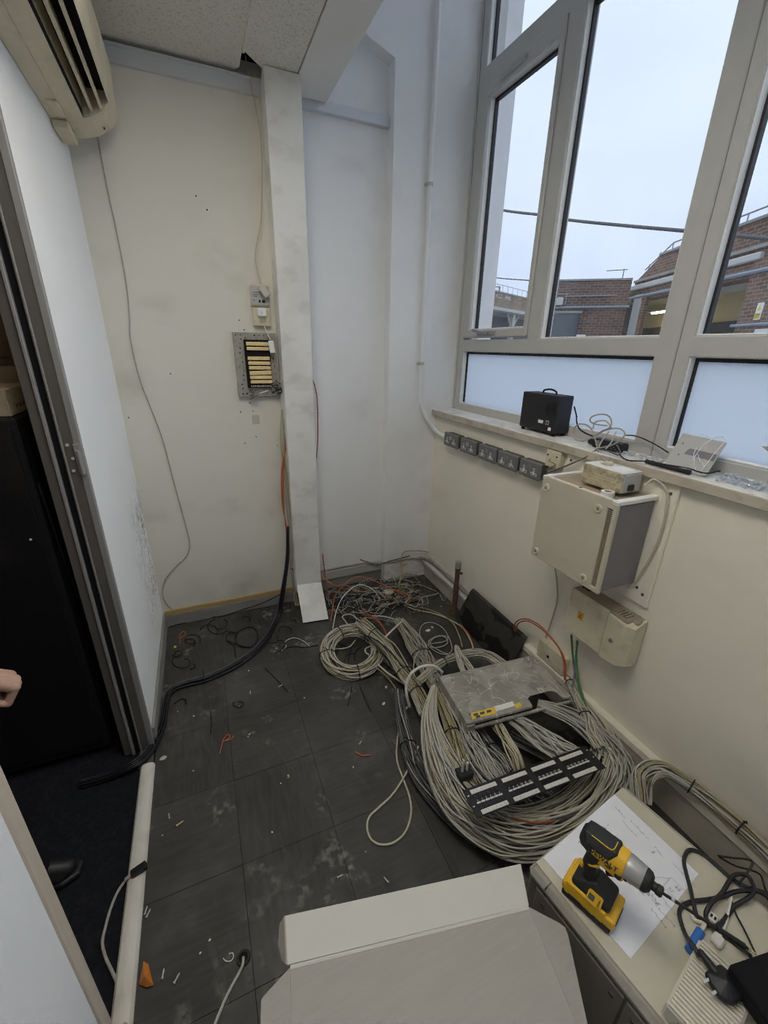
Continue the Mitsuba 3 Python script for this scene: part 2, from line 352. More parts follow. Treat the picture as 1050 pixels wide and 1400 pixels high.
hg = obj('hinge', cat_(rod((-0.342, yj - 0.022, 1.135), (-0.342, yj - 0.022, 1.205), 0.006), bx(-0.352, -0.336, yj - 0.021, yj - 0.017, 1.135, 1.225, 0.001)), 'm_alu', d1)
for z in (1.145, 1.182, 1.222):
    obj('screw', place(trimesh.creation.cylinder(0.0045, 0.004, sections=10), (-0.366 + (0.006 if z == 1.182 else 0), yj - 0.0145, z), rot(90, (1, 0, 0))), 'm_trim_metal', hg)
obj('near_lining', bx(XL - 0.11, XL + 0.003, DY0 - 0.036, DY0, 0, DZ, 0.003), 'm_pale_wood', d1)
obj('head', bx(XL - 0.10, XL + 0.003, DY0, DY1, DZ - 0.03, DZ, 0.003), 'm_alu', d1)
prof = [(-0.024, 0), (0.024, 0), (0.024, 0.008), (0.018, 0.016), (0.006, 0.0195), (-0.006, 0.0195), (-0.018, 0.016), (-0.024, 0.008)]
th = prism(prof, 1.39 - DY0)
th.apply_transform(np.array([[1, 0, 0, -0.351], [0, 0, -1, 1.39], [0, 1, 0, 0.0], [0, 0, 0, 1.0]]))
th2 = prism(prof, 0.62 - YR); th2.apply_transform(np.array([[1, 0, 0, -0.351], [0, 0, -1, 0.619], [0, 1, 0, 0.0], [0, 0, 0, 1.0]]))
mat('m_strip', grimy((0.70, 0.68, 0.62), (0.50, 0.46, 0.38), 6.0, 0.5), 0.35)
obj('threshold_strip', th, 'm_strip', d1, 30)
obj('threshold_step', bx(-0.385, XL, 1.39, yj, 0, 0.006, 0.001), 'm_alu_dark', d1)
# ------------------------------------------------------------------ the dark room beyond the door
struct('floor_hall', bx(-3.0, XL - 0.028, YR, 2.6, -0.06, -0.003), 'm_carpet')
struct('wall_hall', cat_(bx(-3.0, XL - 0.1, 2.22, 2.32, 0, 2.6), bx(-3.1, -3.0, YR, 2.32, 0, 2.6), bx(-3.0, XL - 0.1, YR - 0.1, YR, 0, 2.6)), 'm_hall_wall')
struct('ceiling_hall', bx(-3.1, XL - 0.1, YR, 2.4, 2.6, 2.65), 'm_hall_wall')
# ------------------------------------------------------------------ right-hand daylight: yard outside
# ------------------------------------------------------------------ ceiling light above the camera, a warm lamp in the hall
LAMP = (1.30, 1.24, 1.10)
def troffer(x0, x1, y0, y1, z, rgb, label):
    t = thing('ceiling_light', label, 'ceiling light')
    obj('frame', cat_(bx(x0 - 0.03, x1 + 0.03, y0 - 0.03, y0, z - 0.012, z, 0.002), bx(x0 - 0.03, x1 + 0.03, y1, y1 + 0.03, z - 0.012, z, 0.002), bx(x0 - 0.03, x0, y0, y1, z - 0.012, z, 0.002), bx(x1, x1 + 0.03, y0, y1, z - 0.012, z, 0.002)), 'm_white', t)
    k = obj('diffuser', trimesh.Trimesh([(x0, y0, z - 0.004), (x1, y0, z - 0.004), (x1, y1, z - 0.004), (x0, y1, z - 0.004)], [(0, 2, 1), (0, 3, 2)]), 'm_white', t)
    scene[k]['emitter'] = {'type': 'area', 'radiance': {'type': 'rgb', 'value': list(rgb)}}
troffer(-0.115, 0.455, 0.12, 1.30, ZC - 0.002, LAMP, 'white recessed light panel in the hung ceiling')
troffer(-2.60, -2.00, 0.2, 1.4, 2.598, (0.16, 0.12, 0.08), 'light panel in the ceiling of the dark room')
# ------------------------------------------------------------------ the yard outside
def brick_tex(u, c0, c1, mortar, graffiti=None):
    ux, uy = float(u[0]), float(u[1])
    def f(p, n, uv):
        s = p.x * ux + p.y * uy
        row = dr.floor(p.z / 0.075)
        ss = s / 0.225 + 0.5 * (row - 2 * dr.floor(row / 2))
        fx, fz = ss - dr.floor(ss), p.z / 0.075 - row
        r = cell_rand(dr.floor(ss), row, 3)
        joint = smoothstep(0.02, 0.05, fx) * (1 - smoothstep(0.93, 0.97, fx)) * smoothstep(0.04, 0.10, fz) * (1 - smoothstep(0.85, 0.93, fz))
        a = fbm(s * 1.3, p.z * 1.3, 2.0, 3)
        c = mix(mix(c0, c1, r), [q * 0.65 for q in c0], 0.6 * smoothstep(0.45, 0.75, a))
        if graffiti:
            band = smoothstep(graffiti[0], graffiti[0] + 0.05, p.z) * (1 - smoothstep(graffiti[1] - 0.05, graffiti[1], p.z))
            g = cell_rand(dr.floor(s * 3.2), dr.floor(p.z * 6), 9)
            tint = mix((0.35, 0.10, 0.08), (0.60, 0.60, 0.58), dr.select(g > 0.6, 1.0, 0.0))
            c = mix(c, tint, band * dr.select(g > 0.3, 0.7, 0.0) * smoothstep(0.35, 0.6, noise(s * 9, p.z * 14, 2.0)))
        return mix(mortar, c, joint)
    return proc(f)
J_ = np.array([12.76, 10.025, 0.0]); uR_ = np.array([-0.425, -0.905, 0.0]); uM_ = np.array([0.77, -0.638, 0.0]); uL_ = np.array([0.9, 0.435, 0.0])
PM_ = np.array([11.739, 10.872, 0.0]); PL_ = np.array([14.81, 18.886, 0.0])
for u in (uR_, uM_, uL_): u /= np.linalg.norm(u)
def wallbox(P, u, s0, s1, z0, z1, d0, d1, c=0.0):
    """box beside a wall line: s along it, z up, d out of it towards us"""
    n = np.array([u[1], -u[0], 0.0])
    if n @ (P[:2].tolist() + [0]) > 0: n = -n
    m = bx(s0, s1, 0, 1, z0, z1, 0) if c == 0 else None
    m = bx(s0, s1, d0, d1, z0, z1, c)
    return frame(m, P, u, n, np.array([0, 0, 1.0])) if np.dot(np.cross(u, n), [0, 0, 1]) > 0 else place_flip(frame(m, P, u, n, np.array([0, 0, 1.0])))
def place_flip(m):
    return m
def wallpt(P, u, s, z, d=0.0):
    n = np.array([u[1], -u[0], 0.0])
    if n @ P > 0: n = -n
    return P + u * s + n * d + np.array([0, 0, z])
mat('m_brick_wing', brick_tex(uR_, (0.155, 0.085, 0.062), (0.235, 0.135, 0.095), (0.27, 0.24, 0.21)), 0.85)
mat('m_brick_mid', brick_tex(uM_, (0.135, 0.075, 0.06), (0.20, 0.12, 0.09), (0.22, 0.20, 0.18)), 0.85)
mat('m_brick_bridge', brick_tex(uL_, (0.22, 0.16, 0.11), (0.30, 0.23, 0.16), (0.30, 0.28, 0.24), (3.78, 4.06)), 0.85)
mat('m_concrete', grimy((0.33, 0.33, 0.32), (0.20, 0.20, 0.19), 2.0, 0.6), 0.85)
mat('m_concrete_pale', (0.52, 0.52, 0.50), 0.8)
mat('m_yard', (0.40, 0.40, 0.39), 0.9)
mat('m_shutter', (0.10, 0.12, 0.14), 0.6)
mat('m_inside', (0.62, 0.52, 0.28), 0.8)
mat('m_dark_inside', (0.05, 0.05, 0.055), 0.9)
mat('m_steel_grey', (0.30, 0.32, 0.34), 0.55, 0.3)
mat('m_pipe_blue', (0.24, 0.29, 0.35), 0.5)
struct('ground_yard', bx(1.63, 60, -30, 60, -1.1, -1.0), 'm_yard')
# wing on the right with canopy, loading bay, roof rail
w = thing('brick_building', 'brick loading bay building with concrete canopy, seen through the right of the window', 'building')
ztop = 4.14
prof_par = [(0.30, 3.4), (4.02, 3.4), (4.02, ztop), (0.36, ztop)]
def wall_outline(P, u, outline, d0, d1):
    m = prism(outline, d1 - d0)                # (s, z) outline, thickness along d
    n = np.array([u[1], -u[0], 0.0])
    if n @ P > 0: n = -n
    m = frame(m, P + n * d0, u, np.array([0, 0, 1.0]), n)
    if np.dot(np.cross(u, [0, 0, 1.0]), n) < 0: m.invert()
    return m
obj('parapet', wall_outline(J_, uR_, [(-0.86, 3.05), (9.0, 3.05), (9.0, ztop), (0.33, ztop), (-0.86, 3.60)], -0.5, -0.1), 'm_brick_wing', w)
obj('coping', cat_(wallbox(J_, uR_, 0.30, 9.0, ztop, ztop + 0.05, -0.55, -0.05), tube(np.array([wallpt(J_, uR_, -0.88, 3.60, -0.3), wallpt(J_, uR_, 0.33, ztop + 0.02, -0.3)]), 0.05, 6)), 'm_concrete', w)
obj('ledge', wallbox(J_, uR_, -0.80, 9.0, 3.58, 3.64, -0.1, -0.02), 'm_concrete', w)
obj('canopy', wallbox(J_, uR_, -2.82, 4.30, 3.36, 3.50, -0.9, 0.0, 0.02), 'm_concrete_pale', w)
obj('canopy_beam', wallbox(J_, uR_, -2.70, 4.25, 3.18, 3.36, -0.9, -0.35), 'm_concrete', w)
obj('pier', wallbox(J_, uR_, 4.15, 9.0, -1, 3.36, -0.6, -0.05), 'm_brick_wing', w)
obj('column', wallbox(J_, uR_, -0.50, -0.06, -1, 3.2, -0.25, 0.0), 'm_concrete_pale', w)
obj('reveal', wallbox(J_, uR_, -0.06, 0.16, -1, 3.2, -0.12, -0.02), 'm_brick_wing', w)
obj('door', wallbox(J_, uR_, -4.8, -2.9, -1, 2.9, -0.9, -0.75), 'm_shutter', w)
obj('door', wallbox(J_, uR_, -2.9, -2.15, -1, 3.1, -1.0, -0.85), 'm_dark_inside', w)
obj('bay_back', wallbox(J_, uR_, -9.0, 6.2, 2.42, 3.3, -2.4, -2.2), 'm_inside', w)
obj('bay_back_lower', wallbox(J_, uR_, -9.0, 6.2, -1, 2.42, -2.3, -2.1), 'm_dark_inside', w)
obj('bay_roof', wallbox(J_, uR_, -9.0, 9.0, 3.2, 3.36, -3.2, -0.9), 'm_concrete_pale', w)
obj('bay_side', wallbox(J_, uR_, 6.0, 6.2, -1, 3.3, -3.2, -0.6), 'm_inside', w)
pp = [wallpt(J_, uR_, s, z, -0.02) for s, z in ((9.0, 3.14), (-1.7, 3.14), (-1.85, 3.05), (-1.9, 2.8), (-2.1, 2.72))]
obj('gutter_pipe', tube(np.array(pp), 0.045, 8), 'm_pipe_blue', w)
obj('wall_pipe', tube(np.array([wallpt(J_, uR_, 4.1, 2.11, 0.02), wallpt(J_, uR_, 9, 2.11, 0.02)]), 0.03, 8), 'm_pipe_blue', w)
obj('sign_board', wallbox(J_, uR_, 4.75, 6.4, 1.2, 2.02, -0.05, -0.03), 'm_white', w)
mat('m_yellow_sign', (0.75, 0.62, 0.10), 0.5)
sg = obj('warning_sign', wallbox(J_, uR_, 4.62, 4.78, 2.20, 2.52, -0.05, -0.03), 'm_white', w)
obj('triangle', wallbox(J_, uR_, 4.63, 4.77, 2.22, 2.33, -0.03, -0.025), 'm_yellow_sign', sg)
obj('symbol', wall_outline(J_, uR_, [(4.65, 2.38), (4.75, 2.38), (4.70, 2.49)], -0.03, -0.025), 'm_yellow_sign', sg)
obj('letter', cat_(wallbox(J_, uR_, 4.64, 4.76, 2.30, 2.31, -0.025, -0.022), wallbox(J_, uR_, 4.64, 4.76, 2.27, 2.28, -0.025, -0.022), wallbox(J_, uR_, 4.64, 4.74, 2.24, 2.25, -0.025, -0.022)), 'm_black', sg)
rl = thing('roof_railing', 'grey pipe railing climbing the roof edge of the brick loading bay', 'railing')
def rail(z0, z1):
    return tube(np.array([wallpt(J_, uR_, -0.80, z0 - 0.62 + 0.15, -0.3), wallpt(J_, uR_, 0.46, z1, -0.3), wallpt(J_, uR_, 9, z1, -0.3)]), 0.018, 6)
obj('top_rail', rail(4.42, 4.43), 'm_steel_grey', rl)
obj('middle_rail', rail(4.22, 4.27), 'm_steel_grey', rl)
for s in (0.46, 1.2, 2.2, 3.2, 4.2, 5.2):
    obj('post', tube(np.array([wallpt(J_, uR_, s, ztop, -0.3), wallpt(J_, uR_, s, 4.43, -0.3)]), 0.016, 6), 'm_steel_grey', rl)
for s in (-0.6, -0.1):
    zb = 3.6 + (s + 0.86) * 0.45
    obj('post', tube(np.array([wallpt(J_, uR_, s, zb, -0.3), wallpt(J_, uR_, s, zb + 0.36, -0.3)]), 0.016, 6), 'm_steel_grey', rl)
an = thing('roof_aerial', 'thin aerial on the roof between the two brick buildings', 'aerial')
A0 = wallpt(PM_, uM_, 0.7, 3.62, -0.2)
obj('mast', rod(A0, A0 + np.array([0, 0, 0.28]), 0.015, 6), 'm_steel_grey', an)
obj('boom', rod(A0 + np.array([0, 0, 0.24]) - uM_ * 0.48, A0 + np.array([0, 0, 0.26]) + uM_ * 0.1, 0.014, 6), 'm_steel_grey', an)
lt = thing('bay_lamp', 'lit fluorescent tube inside the loading bay of the brick building', 'lamp')
lt_m = wallbox(J_, uR_, -2.10, -0.95, 2.80, 2.86, -1.55, -1.45, 0.02)
k = obj('tube', lt_m, 'm_white', lt); scene[k]['emitter'] = {'type': 'area', 'radiance': {'type': 'rgb', 'value': [5.0, 4.5, 3.0]}}
obj('batten', wallbox(J_, uR_, -2.4, -0.7, 2.86, 2.91, -1.6, -1.4), 'm_concrete_pale', lt)
# middle block
w = thing('brick_building', 'low brick block with a grey shutter and a pipe across it, behind the pipe corner', 'building')
obj('wall', cat_(wallbox(PM_, uM_, -1.75, 0.95, -1, 3.57, -0.35, 0)), 'm_brick_mid', w)
obj('coping', wallbox(PM_, uM_, -1.75, 0.95, 3.57, 3.62, -0.38, 0.04), 'm_concrete', w)
obj('shutter', wallbox(PM_, uM_, -1.7, -0.38, -1, 2.66, 0.0, 0.03), 'm_shutter', w)
for i in range(8):
    obj('slat', wallbox(PM_, uM_, -1.68, -0.40, 1.5 + i * 0.14, 1.62 + i * 0.14, 0.03, 0.042), 'm_shutter', w)
obj('lintel', wallbox(PM_, uM_, -1.72, -0.3, 2.66, 2.73, 0.0, 0.06), 'm_concrete', w)
obj('pipe', tube(np.array([wallpt(PM_, uM_, -1.7, 2.82, 0.08), wallpt(PM_, uM_, 1.0, 2.84, 0.08)]), 0.035, 8), 'm_pipe_blue', w)
obj('pipe', tube(np.array([wallpt(PM_, uM_, -0.9, 3.14, 0.05), wallpt(PM_, uM_, 0.6, 3.16, 0.05)]), 0.018, 6), 'm_steel_grey', w)
obj('wall_unit', wallbox(PM_, uM_, -1.12, -0.92, 2.88, 3.10, 0, 0.2, 0.02), 'm_concrete_pale', w)
obj('bracket', cat_(tube(np.array([wallpt(PM_, uM_, -1.12, 3.2, 0.1), wallpt(PM_, uM_, -0.8, 3.2, 0.1)]), 0.012, 6), tube(np.array([wallpt(PM_, uM_, -0.84, 3.2, 0.1), wallpt(PM_, uM_, -0.84, 2.9, 0.1)]), 0.012, 6)), 'm_steel_grey', w)
obj('sign_board', wallbox(PM_, uM_, -0.36, -0.08, 1.85, 2.04, 0.03, 0.05), 'm_white', w)
# bridge on the left
w = thing('brick_bridge', 'old brick parapet over an open dark bay with white fascia, seen through the left sash', 'bridge')
obj('parapet', wallbox(PL_, uL_, -9, 2.4, 3.40, 4.06, -0.4, 0), 'm_brick_bridge', w)
obj('coping', wallbox(PL_, uL_, -9, 2.4, 4.06, 4.12, -0.45, 0.04), 'm_concrete', w)
obj('fascia', wallbox(PL_, uL_, -9, 2.4, 3.26, 3.40, -0.1, 0.35), 'm_concrete_pale', w)
obj('soffit', wallbox(PL_, uL_, -9, 5.0, 3.20, 3.26, -1.2, 0.3), 'm_concrete', w)
obj('back_wall', wallbox(PL_, uL_, -9, 5.0, -1, 3.3, -1.2, -1.0), 'm_shutter', w)
obj('post', wallbox(PL_, uL_, 0.02, 0.24, -1, 3.28, 0.05, 0.25), 'm_concrete_pale', w)
for s in (-0.5, 0.85):
    obj('brace', tube(np.array([wallpt(PL_, uL_, 0.13, 2.5, 0.15), wallpt(PL_, uL_, s, 3.26, 0.15)]), 0.05, 6), 'm_concrete_pale', w)
rl = thing('bridge_railing', 'white wire railing on top of the old brick parapet', 'railing')
obj('top_rail', tube(np.array([wallpt(PL_, uL_, -9, 4.44, -0.2), wallpt(PL_, uL_, 2.4, 4.46, -0.2)]), 0.016, 6), 'm_concrete_pale', rl)
for i in range(-16, 5):
    obj('post', tube(np.array([wallpt(PL_, uL_, i * 0.55, 4.12, -0.2), wallpt(PL_, uL_, i * 0.55, 4.45, -0.2)]), 0.013, 5), 'm_concrete_pale', rl)
lp = thing('lamp_post', 'grey angled lamp arm standing behind the brick parapet', 'lamp post')
obj('pole', tube(np.array([wallpt(PL_, uL_, 1.8, -1, -1.6), wallpt(PL_, uL_, 1.8, 4.74, -1.6)]), 0.05, 8), 'm_steel_grey', lp)
obj('arm', tube(np.array([wallpt(PL_, uL_, 1.82, 4.74, -1.6), wallpt(PL_, uL_, 0.0, 4.50, -1.6)]), 0.03, 8), 'm_steel_grey', lp)
obj('lamp_head', tube(np.array([wallpt(PL_, uL_, 0.15, 4.50, -1.6), wallpt(PL_, uL_, -0.1, 4.42, -1.6)]), 0.05, 8), 'm_steel_grey', lp)
# overhead lines, hung from far to near
mat('m_line', (0.10, 0.10, 0.11), 0.6)
solo('overhead_cable', cable([wp(560, 262, 0, 6.0), wp(673, 285, 0, 6.0), wp(740, 294, 0, 6.0), wp(780, 301, 0, 6.0), wp(860, 309, 0, 6.0), wp(940, 316, 0, 6.0), wp(1090, 330, 0, 6.0)], 0.022, 10, 7), 'm_line', 'thick dark twisted cable strung across the sky outside the window', 'cable')
solo('overhead_cable', cable([wp(600, 371, 0, 9.0), wp(665, 378, 0, 9.0), wp(690, 381, 0, 9.0), wp(732, 384, 0, 9.0), wp(800, 390, 0, 9.0)], 0.016, 10, 6), 'm_line', 'thin cable hanging low above the brick parapet', 'cable')
# ------------------------------------------------------------------ things fixed to the walls
mat('m_ac', grimy((0.60, 0.545, 0.41), (0.42, 0.37, 0.27), 7.0, 0.5), 0.42)
mat('m_cream', grimy((0.62, 0.57, 0.43), (0.40, 0.34, 0.24), 12.0, 0.5, 2.0), 0.5)
mat('m_cream_grey', grimy((0.52, 0.475, 0.385), (0.43, 0.39, 0.31), 8.0, 0.4, 4.0), 0.55)
mat('m_grille', (0.12, 0.105, 0.085), 0.8)
mat('m_metal_socket', (0.17, 0.17, 0.175), 0.5, 0.25)
mat('m_socket_side', (0.075, 0.073, 0.07), 0.55)
mat('m_screw', (0.45, 0.43, 0.40), 0.45, 0.7)
mat('m_panel_grey', (0.20, 0.19, 0.205), 0.6)
mat('m_brass', (0.70, 0.55, 0.28), 0.5)
mat('m_frame_grey', grimy((0.33, 0.32, 0.28), (0.20, 0.19, 0.15), 25.0, 0.7), 0.6)
mat('m_dust', grimy((0.30, 0.26, 0.21), (0.42, 0.29, 0.18), 14.0, 0.8), 0.8)
mat('m_rust', grimy((0.075, 0.048, 0.036), (0.15, 0.07, 0.04), 60.0, 0.9), 0.85)
mat('m_c_grey', (0.36, 0.35, 0.31), 0.5)
mat('m_c_cream', (0.50, 0.47, 0.36), 0.5)
mat('m_c_pale', (0.46, 0.45, 0.40), 0.5)
mat('m_c_tan', (0.37, 0.335, 0.235), 0.5)
mat('m_c_olive', (0.30, 0.265, 0.15), 0.5)
mat('m_c_dark', (0.085, 0.087, 0.095), 0.5)
mat('m_c_black', (0.012, 0.012, 0.016), 0.42)
mat('m_c_orange', (0.50, 0.13, 0.045), 0.5)
mat('m_c_copper', (0.34, 0.10, 0.05), 0.45)
mat('m_c_red', (0.26, 0.045, 0.04), 0.5)
mat('m_c_green', (0.06, 0.16, 0.06), 0.5)
mat('m_c_blue', (0.13, 0.14, 0.22), 0.5)
mat('m_c_white', (0.62, 0.61, 0.57), 0.5)
def yprism(outline, y0, y1):
    """an outline in (x, z) run along y"""
    m = prism(outline, y1 - y0)
    m.apply_transform(np.array([[1, 0, 0, 0], [0, 0, 1, y0], [0, 1, 0, 0], [0, 0, 0, 1.0]])); m.invert()
    return m
# air conditioner over the door
ac = thing('air_conditioner', 'cream wall-mounted air conditioner with long black louvre slots, above the door', 'air conditioner')
full = [(-0.333, 2.188), (-0.262, 2.197), (-0.214, 2.211), (-0.174, 2.236), (-0.153, 2.262), (-0.145, 2.30), (-0.140, 2.42), (-0.16, 2.475), (-0.20, 2.495), (-0.333, 2.50)]
poly = SP(full)
cutter = SP([(-0.240, 2.15), (-0.153, 2.15), (-0.156, 2.33), (-0.232, 2.33)])
body = np.array(poly.difference(cutter).exterior.coords)[:-1]
obj('body', cat_(yprism(body, 1.10, 2.06), yprism(full, 2.06, 2.215), yprism(full, 1.02, 1.10)), 'm_ac', ac)
obj('slot_lining', bx(-0.236, -0.157, 1.10, 2.06, 2.29, 2.328), 'm_black_matte', ac)
obj('slot_lining', bx(-0.2385, -0.2365, 1.10, 2.06, 2.206, 2.32), 'm_black_matte', ac)
for x in (-0.2125, -0.183):
    obj('louvre', slab([(x, 1.10, 2.225 + 0.4 * (x + 0.2125)), (x, 2.06, 2.225 + 0.4 * (x + 0.2125)), (x - 0.012, 2.06, 2.30), (x - 0.012, 1.10, 2.30)], 0.009), 'm_ac', ac)
obj('end_foot', bx(-0.333, -0.285, 2.06, 2.205, 2.166, 2.19, 0.004), 'm_ac', ac)
obj('seam', bx(-0.2865, -0.2855, 1.05, 2.06, 2.1915, 2.1955), 'm_cream_grey', ac)
obj('access_cover', bx(-0.315, -0.285, 1.93, 2.03, 2.186, 2.192, 0.002), 'm_ac', ac)
obj('marking', frame(prism(rrect(0.006, 0.012, 0.002), 0.002), np.array([-0.190, 2.165, 2.222]), np.array([0.85, 0, 0.5]), np.array([0, 1.0, 0]), np.array([0.5, 0, -0.85])), 'm_black', ac)
# thin cable from the air conditioner down the back wall
pc = [(133, 186), (146, 255), (160, 320), (172, 385), (177, 435), (178, 462), (190, 515), (203, 550), (222, 600), (238, 660), (252, 712), (259, 742), (255, 760), (240, 775), (226, 793), (222, 812), (228, 826), (236, 833)]
solo('wall_cable', cable([wp(x, y, 1, 2.314) for x, y in pc], 0.0028, 8, 6), 'm_c_grey', 'thin grey cable hanging down the back wall from the air conditioner', 'cable')
# fixing holes and plugs left in the walls
for (x, y) in ((327, 438), (334, 451), (346, 562), (342, 551), (329, 563), (350, 597), (335, 606), (233, 511), (268, 268), (283, 287), (176, 571), (379, 609)):
    P = wp(x, y, 1, YB)
    obj('wall_plug', place(trimesh.creation.cylinder(0.0032, 0.003, sections=8), P, rot(90, (1, 0, 0))), 'm_black_matte', 'wall_back')
# wall ledge plate left by a removed box
obj('paint_patch', bx(0.245, 0.283, YB - 0.0015, YB + 0.001, 1.115, 1.163), 'm_cream_grey', 'wall_back')
# trunking column, its cover kinked out at the bottom
tr = thing('cable_trunking', 'tall white trunking column on the back wall, its foot kinked outwards', 'trunking')
tw0, tw1, yf = 0.400, 0.549, 2.20
obj('cover', cat_(bx(tw0, tw1, yf, yf + 0.003, 0.17, 2.532, 0.001), bx(tw0, tw0 + 0.003, yf, 2.318, 0.12, 2.532, 0.001), bx(tw1 - 0.003, tw1, yf, 2.318, 0.17, 2.532, 0.001)), 'm_trunk', tr)
obj('foot_flap', slab([(tw0, yf + 0.002, 0.172), (tw1, yf + 0.002, 0.165), (tw1 - 0.008, 2.03, -0.001 + 0.012), (tw0 - 0.006, 2.045, 0.012)], -0.003), 'm_trunk', tr)
# distribution frame and telephone sockets
fr = thing('distribution_frame', 'grey telephone distribution frame with rows of yellow strips on the back wall', 'distribution frame')
x0, x1, z0, z1, yb = 0.190, 0.392, 1.257, 1.560, 2.318
def hole(x, z, r=0.0028): return place(trimesh.creation.cylinder(r, 0.002, sections=8), (x, 2.2905, z), rot(90, (1, 0, 0)))
obj('backplate', cat_(bx(x0, x1, 2.291, 2.297, z0, z1, 0.003), bx(x0, x1, 2.297, yb, z1 - 0.006, z1), bx(x0, x0 + 0.006, 2.297, yb, z0, z1), bx(x1 - 0.006, x1, 2.297, yb, z0, z1), bx(x0, x1, 2.297, yb, z0, z0 + 0.006)), 'm_frame_grey', fr)
rng = random.Random(3)
obj('holes', cat_([hole(x0 + 0.012 + 0.022 * i, z1 - 0.012 - rng.choice((0, 0, 0.012)), rng.uniform(0.002, 0.004)) for i in range(8)], [hole(x0 + rng.uniform(0.008, 0.04), z1 - 0.03 - 0.021 * i, rng.uniform(0.002, 0.004)) for i in range(12)], [hole(x1 - rng.uniform(0.008, 0.02), z1 - 0.05 - 0.035 * i, rng.uniform(0.002, 0.004)) for i in range(7)], [hole(x0 + 0.02 + 0.02 * i, z0 + rng.uniform(0.008, 0.02), rng.uniform(0.002, 0.004)) for i in range(8)]), 'm_black_matte', fr)
obj('inner_bay', bx(0.236, 0.356, 2.272, 2.292, 1.305, 1.528, 0.002), 'm_black_matte', fr)
rows = [(670, 710), (720, 757), (820, 858), (870, 908), (920, 957), (970, 1013), (1022, 1058), (1070, 1106)]
for i, (a, b) in enumerate(rows):
    za, zb = z1 - (a - 575) / 685 * 0.303, z1 - (b - 575) / 685 * 0.303
    dx = 0.006 * (i / 7)
    m = bx(0.244 + dx, 0.349 + dx, 2.258, 2.272, zb, za, 0.002)
    if i == 5: m = place(m, (0, 0, 0)); m.apply_transform(trimesh.transformations.rotation_matrix(math.radians(-1.5), (0, 1, 0), ((0.3, 2.26, za))))
    obj('terminal_strip', m, 'm_brass', fr)
obj('pin_row', cat_([bx(0.252 + 0.0085 * i, 0.256 + 0.0085 * i, 2.266, 2.273, 1.308, 1.316) for i in range(12)]), 'm_c_cream', fr)
rng = random.Random(5)
for i in range(16):
    cx, cz = (0.375, 1.30) if i < 10 else (0.262, 1.272)
    q = [(cx + rng.uniform(-0.028, 0.028), 2.27 + rng.uniform(-0.025, 0.012), cz + rng.uniform(-0.03, 0.03)) for _ in range(6)]
    obj('loose_wire', cable(q, 0.0016, 5, 5), rng.choice(('m_c_black', 'm_c_olive', 'm_c_black', 'm_c_grey', 'm_c_dark')), fr)
obj('wire', cable([(0.280, 2.262, 1.275), (0.305, 2.258, 1.283), (0.333, 2.262, 1.292)], 0.0028, 6, 6), 'm_c_white', fr)
ts = thing('telephone_socket', 'small white telephone master socket above the distribution frame, with a grey plug in it', 'telephone socket')
obj('body', bx(0.288, 0.376, 2.286, 2.318, 1.676, 1.768, 0.004), 'm_cream', ts)
obj('cover_plate', bx(0.290, 0.374, 2.281, 2.287, 1.680, 1.765, 0.003), 'm_upvc_dirty', ts)
obj('port', bx(0.322, 0.331, 2.2795, 2.2815, 1.692, 1.704), 'm_black', ts); obj('port', bx(0.337, 0.352, 2.2795, 2.2815, 1.692, 1.704), 'm_black', ts)
obj('print', cat_([bx(0.297, 0.297 + w_, 2.2803, 2.2815, z, z + 0.004) for z, w_ in ((1.733, 0.035), (1.724, 0.028), (1.716, 0.020), (1.703, 0.005), (1.699, 0.008))]), 'm_panel_grey', ts)
obj('plug', frame(bx(-0.018, 0.018, -0.026, 0.026, 0, 0.014, 0.004), np.array([0.352, 2.262, 1.738]), unit((0.8, 0.2, 0.45)), unit(np.cross(unit((-0.3, -0.9, 0.1)), unit((0.8, 0.2, 0.45)))), unit((-0.3, -0.9, 0.1))), 'm_panel_grey' if False else 'm_c_pale', ts)
ls = thing('telephone_socket', 'cream socket plate with a small square adaptor marked L, just above the distribution frame', 'telephone socket')
obj('plate', bx(0.292, 0.374, 2.292, 2.318, 1.590, 1.673, 0.003), 'm_cream', ls)
obj('adaptor', bx(0.312, 0.353, 2.270, 2.292, 1.632, 1.671, 0.004), 'm_white', ls)
obj('letter', frame(text('L', 0.014), np.array([0.3335, 2.2698, 1.650]), np.array([1.0, 0, 0]), np.array([0, 0, 1.0]), np.array([0, -1.0, 0])), 'm_panel_grey', ls)
obj('jack', bx(0.322, 0.348, 2.289, 2.292, 1.606, 1.622, 0.001), 'm_c_grey', ls)
obj('screw', place(trimesh.creation.cylinder(0.003, 0.003, sections=8), (0.300, 2.291, 1.612), rot(90, (1, 0, 0))), 'm_screw', ls); obj('screw', place(trimesh.creation.cylinder(0.003, 0.003, sections=8), (0.367, 2.291, 1.612), rot(90, (1, 0, 0))), 'm_screw', ls)
ad = thing('inline_adaptor', 'small white box on a short cord hanging over the distribution frame', 'adaptor')
obj('cord', cable([(0.338, 2.28, 1.593), (0.345, 2.255, 1.56), (0.358, 2.25, 1.53)], 0.0026, 8, 6), 'm_c_white', ad)
obj('box', frame(bx(-0.0125, 0.0125, -0.028, 0.028, -0.008, 0.008, 0.003), np.array([0.362, 2.25, 1.497]), unit((1, 0, 0.12)), unit((-0.12, 0, 1)), np.array([0, -1.0, 0])), 'm_white', ad)
solo('ceiling_wire', cable([wp(x, y, 1, 2.285) for x, y in ((335, 72), (338, 92), (348, 140), (356, 185), (358, 230), (357, 300), (349, 345), (352, 370), (357, 388))], 0.0026, 8, 6), 'm_c_cream', 'thin cream wire dropping from the broken ceiling corner to the telephone socket', 'cable')
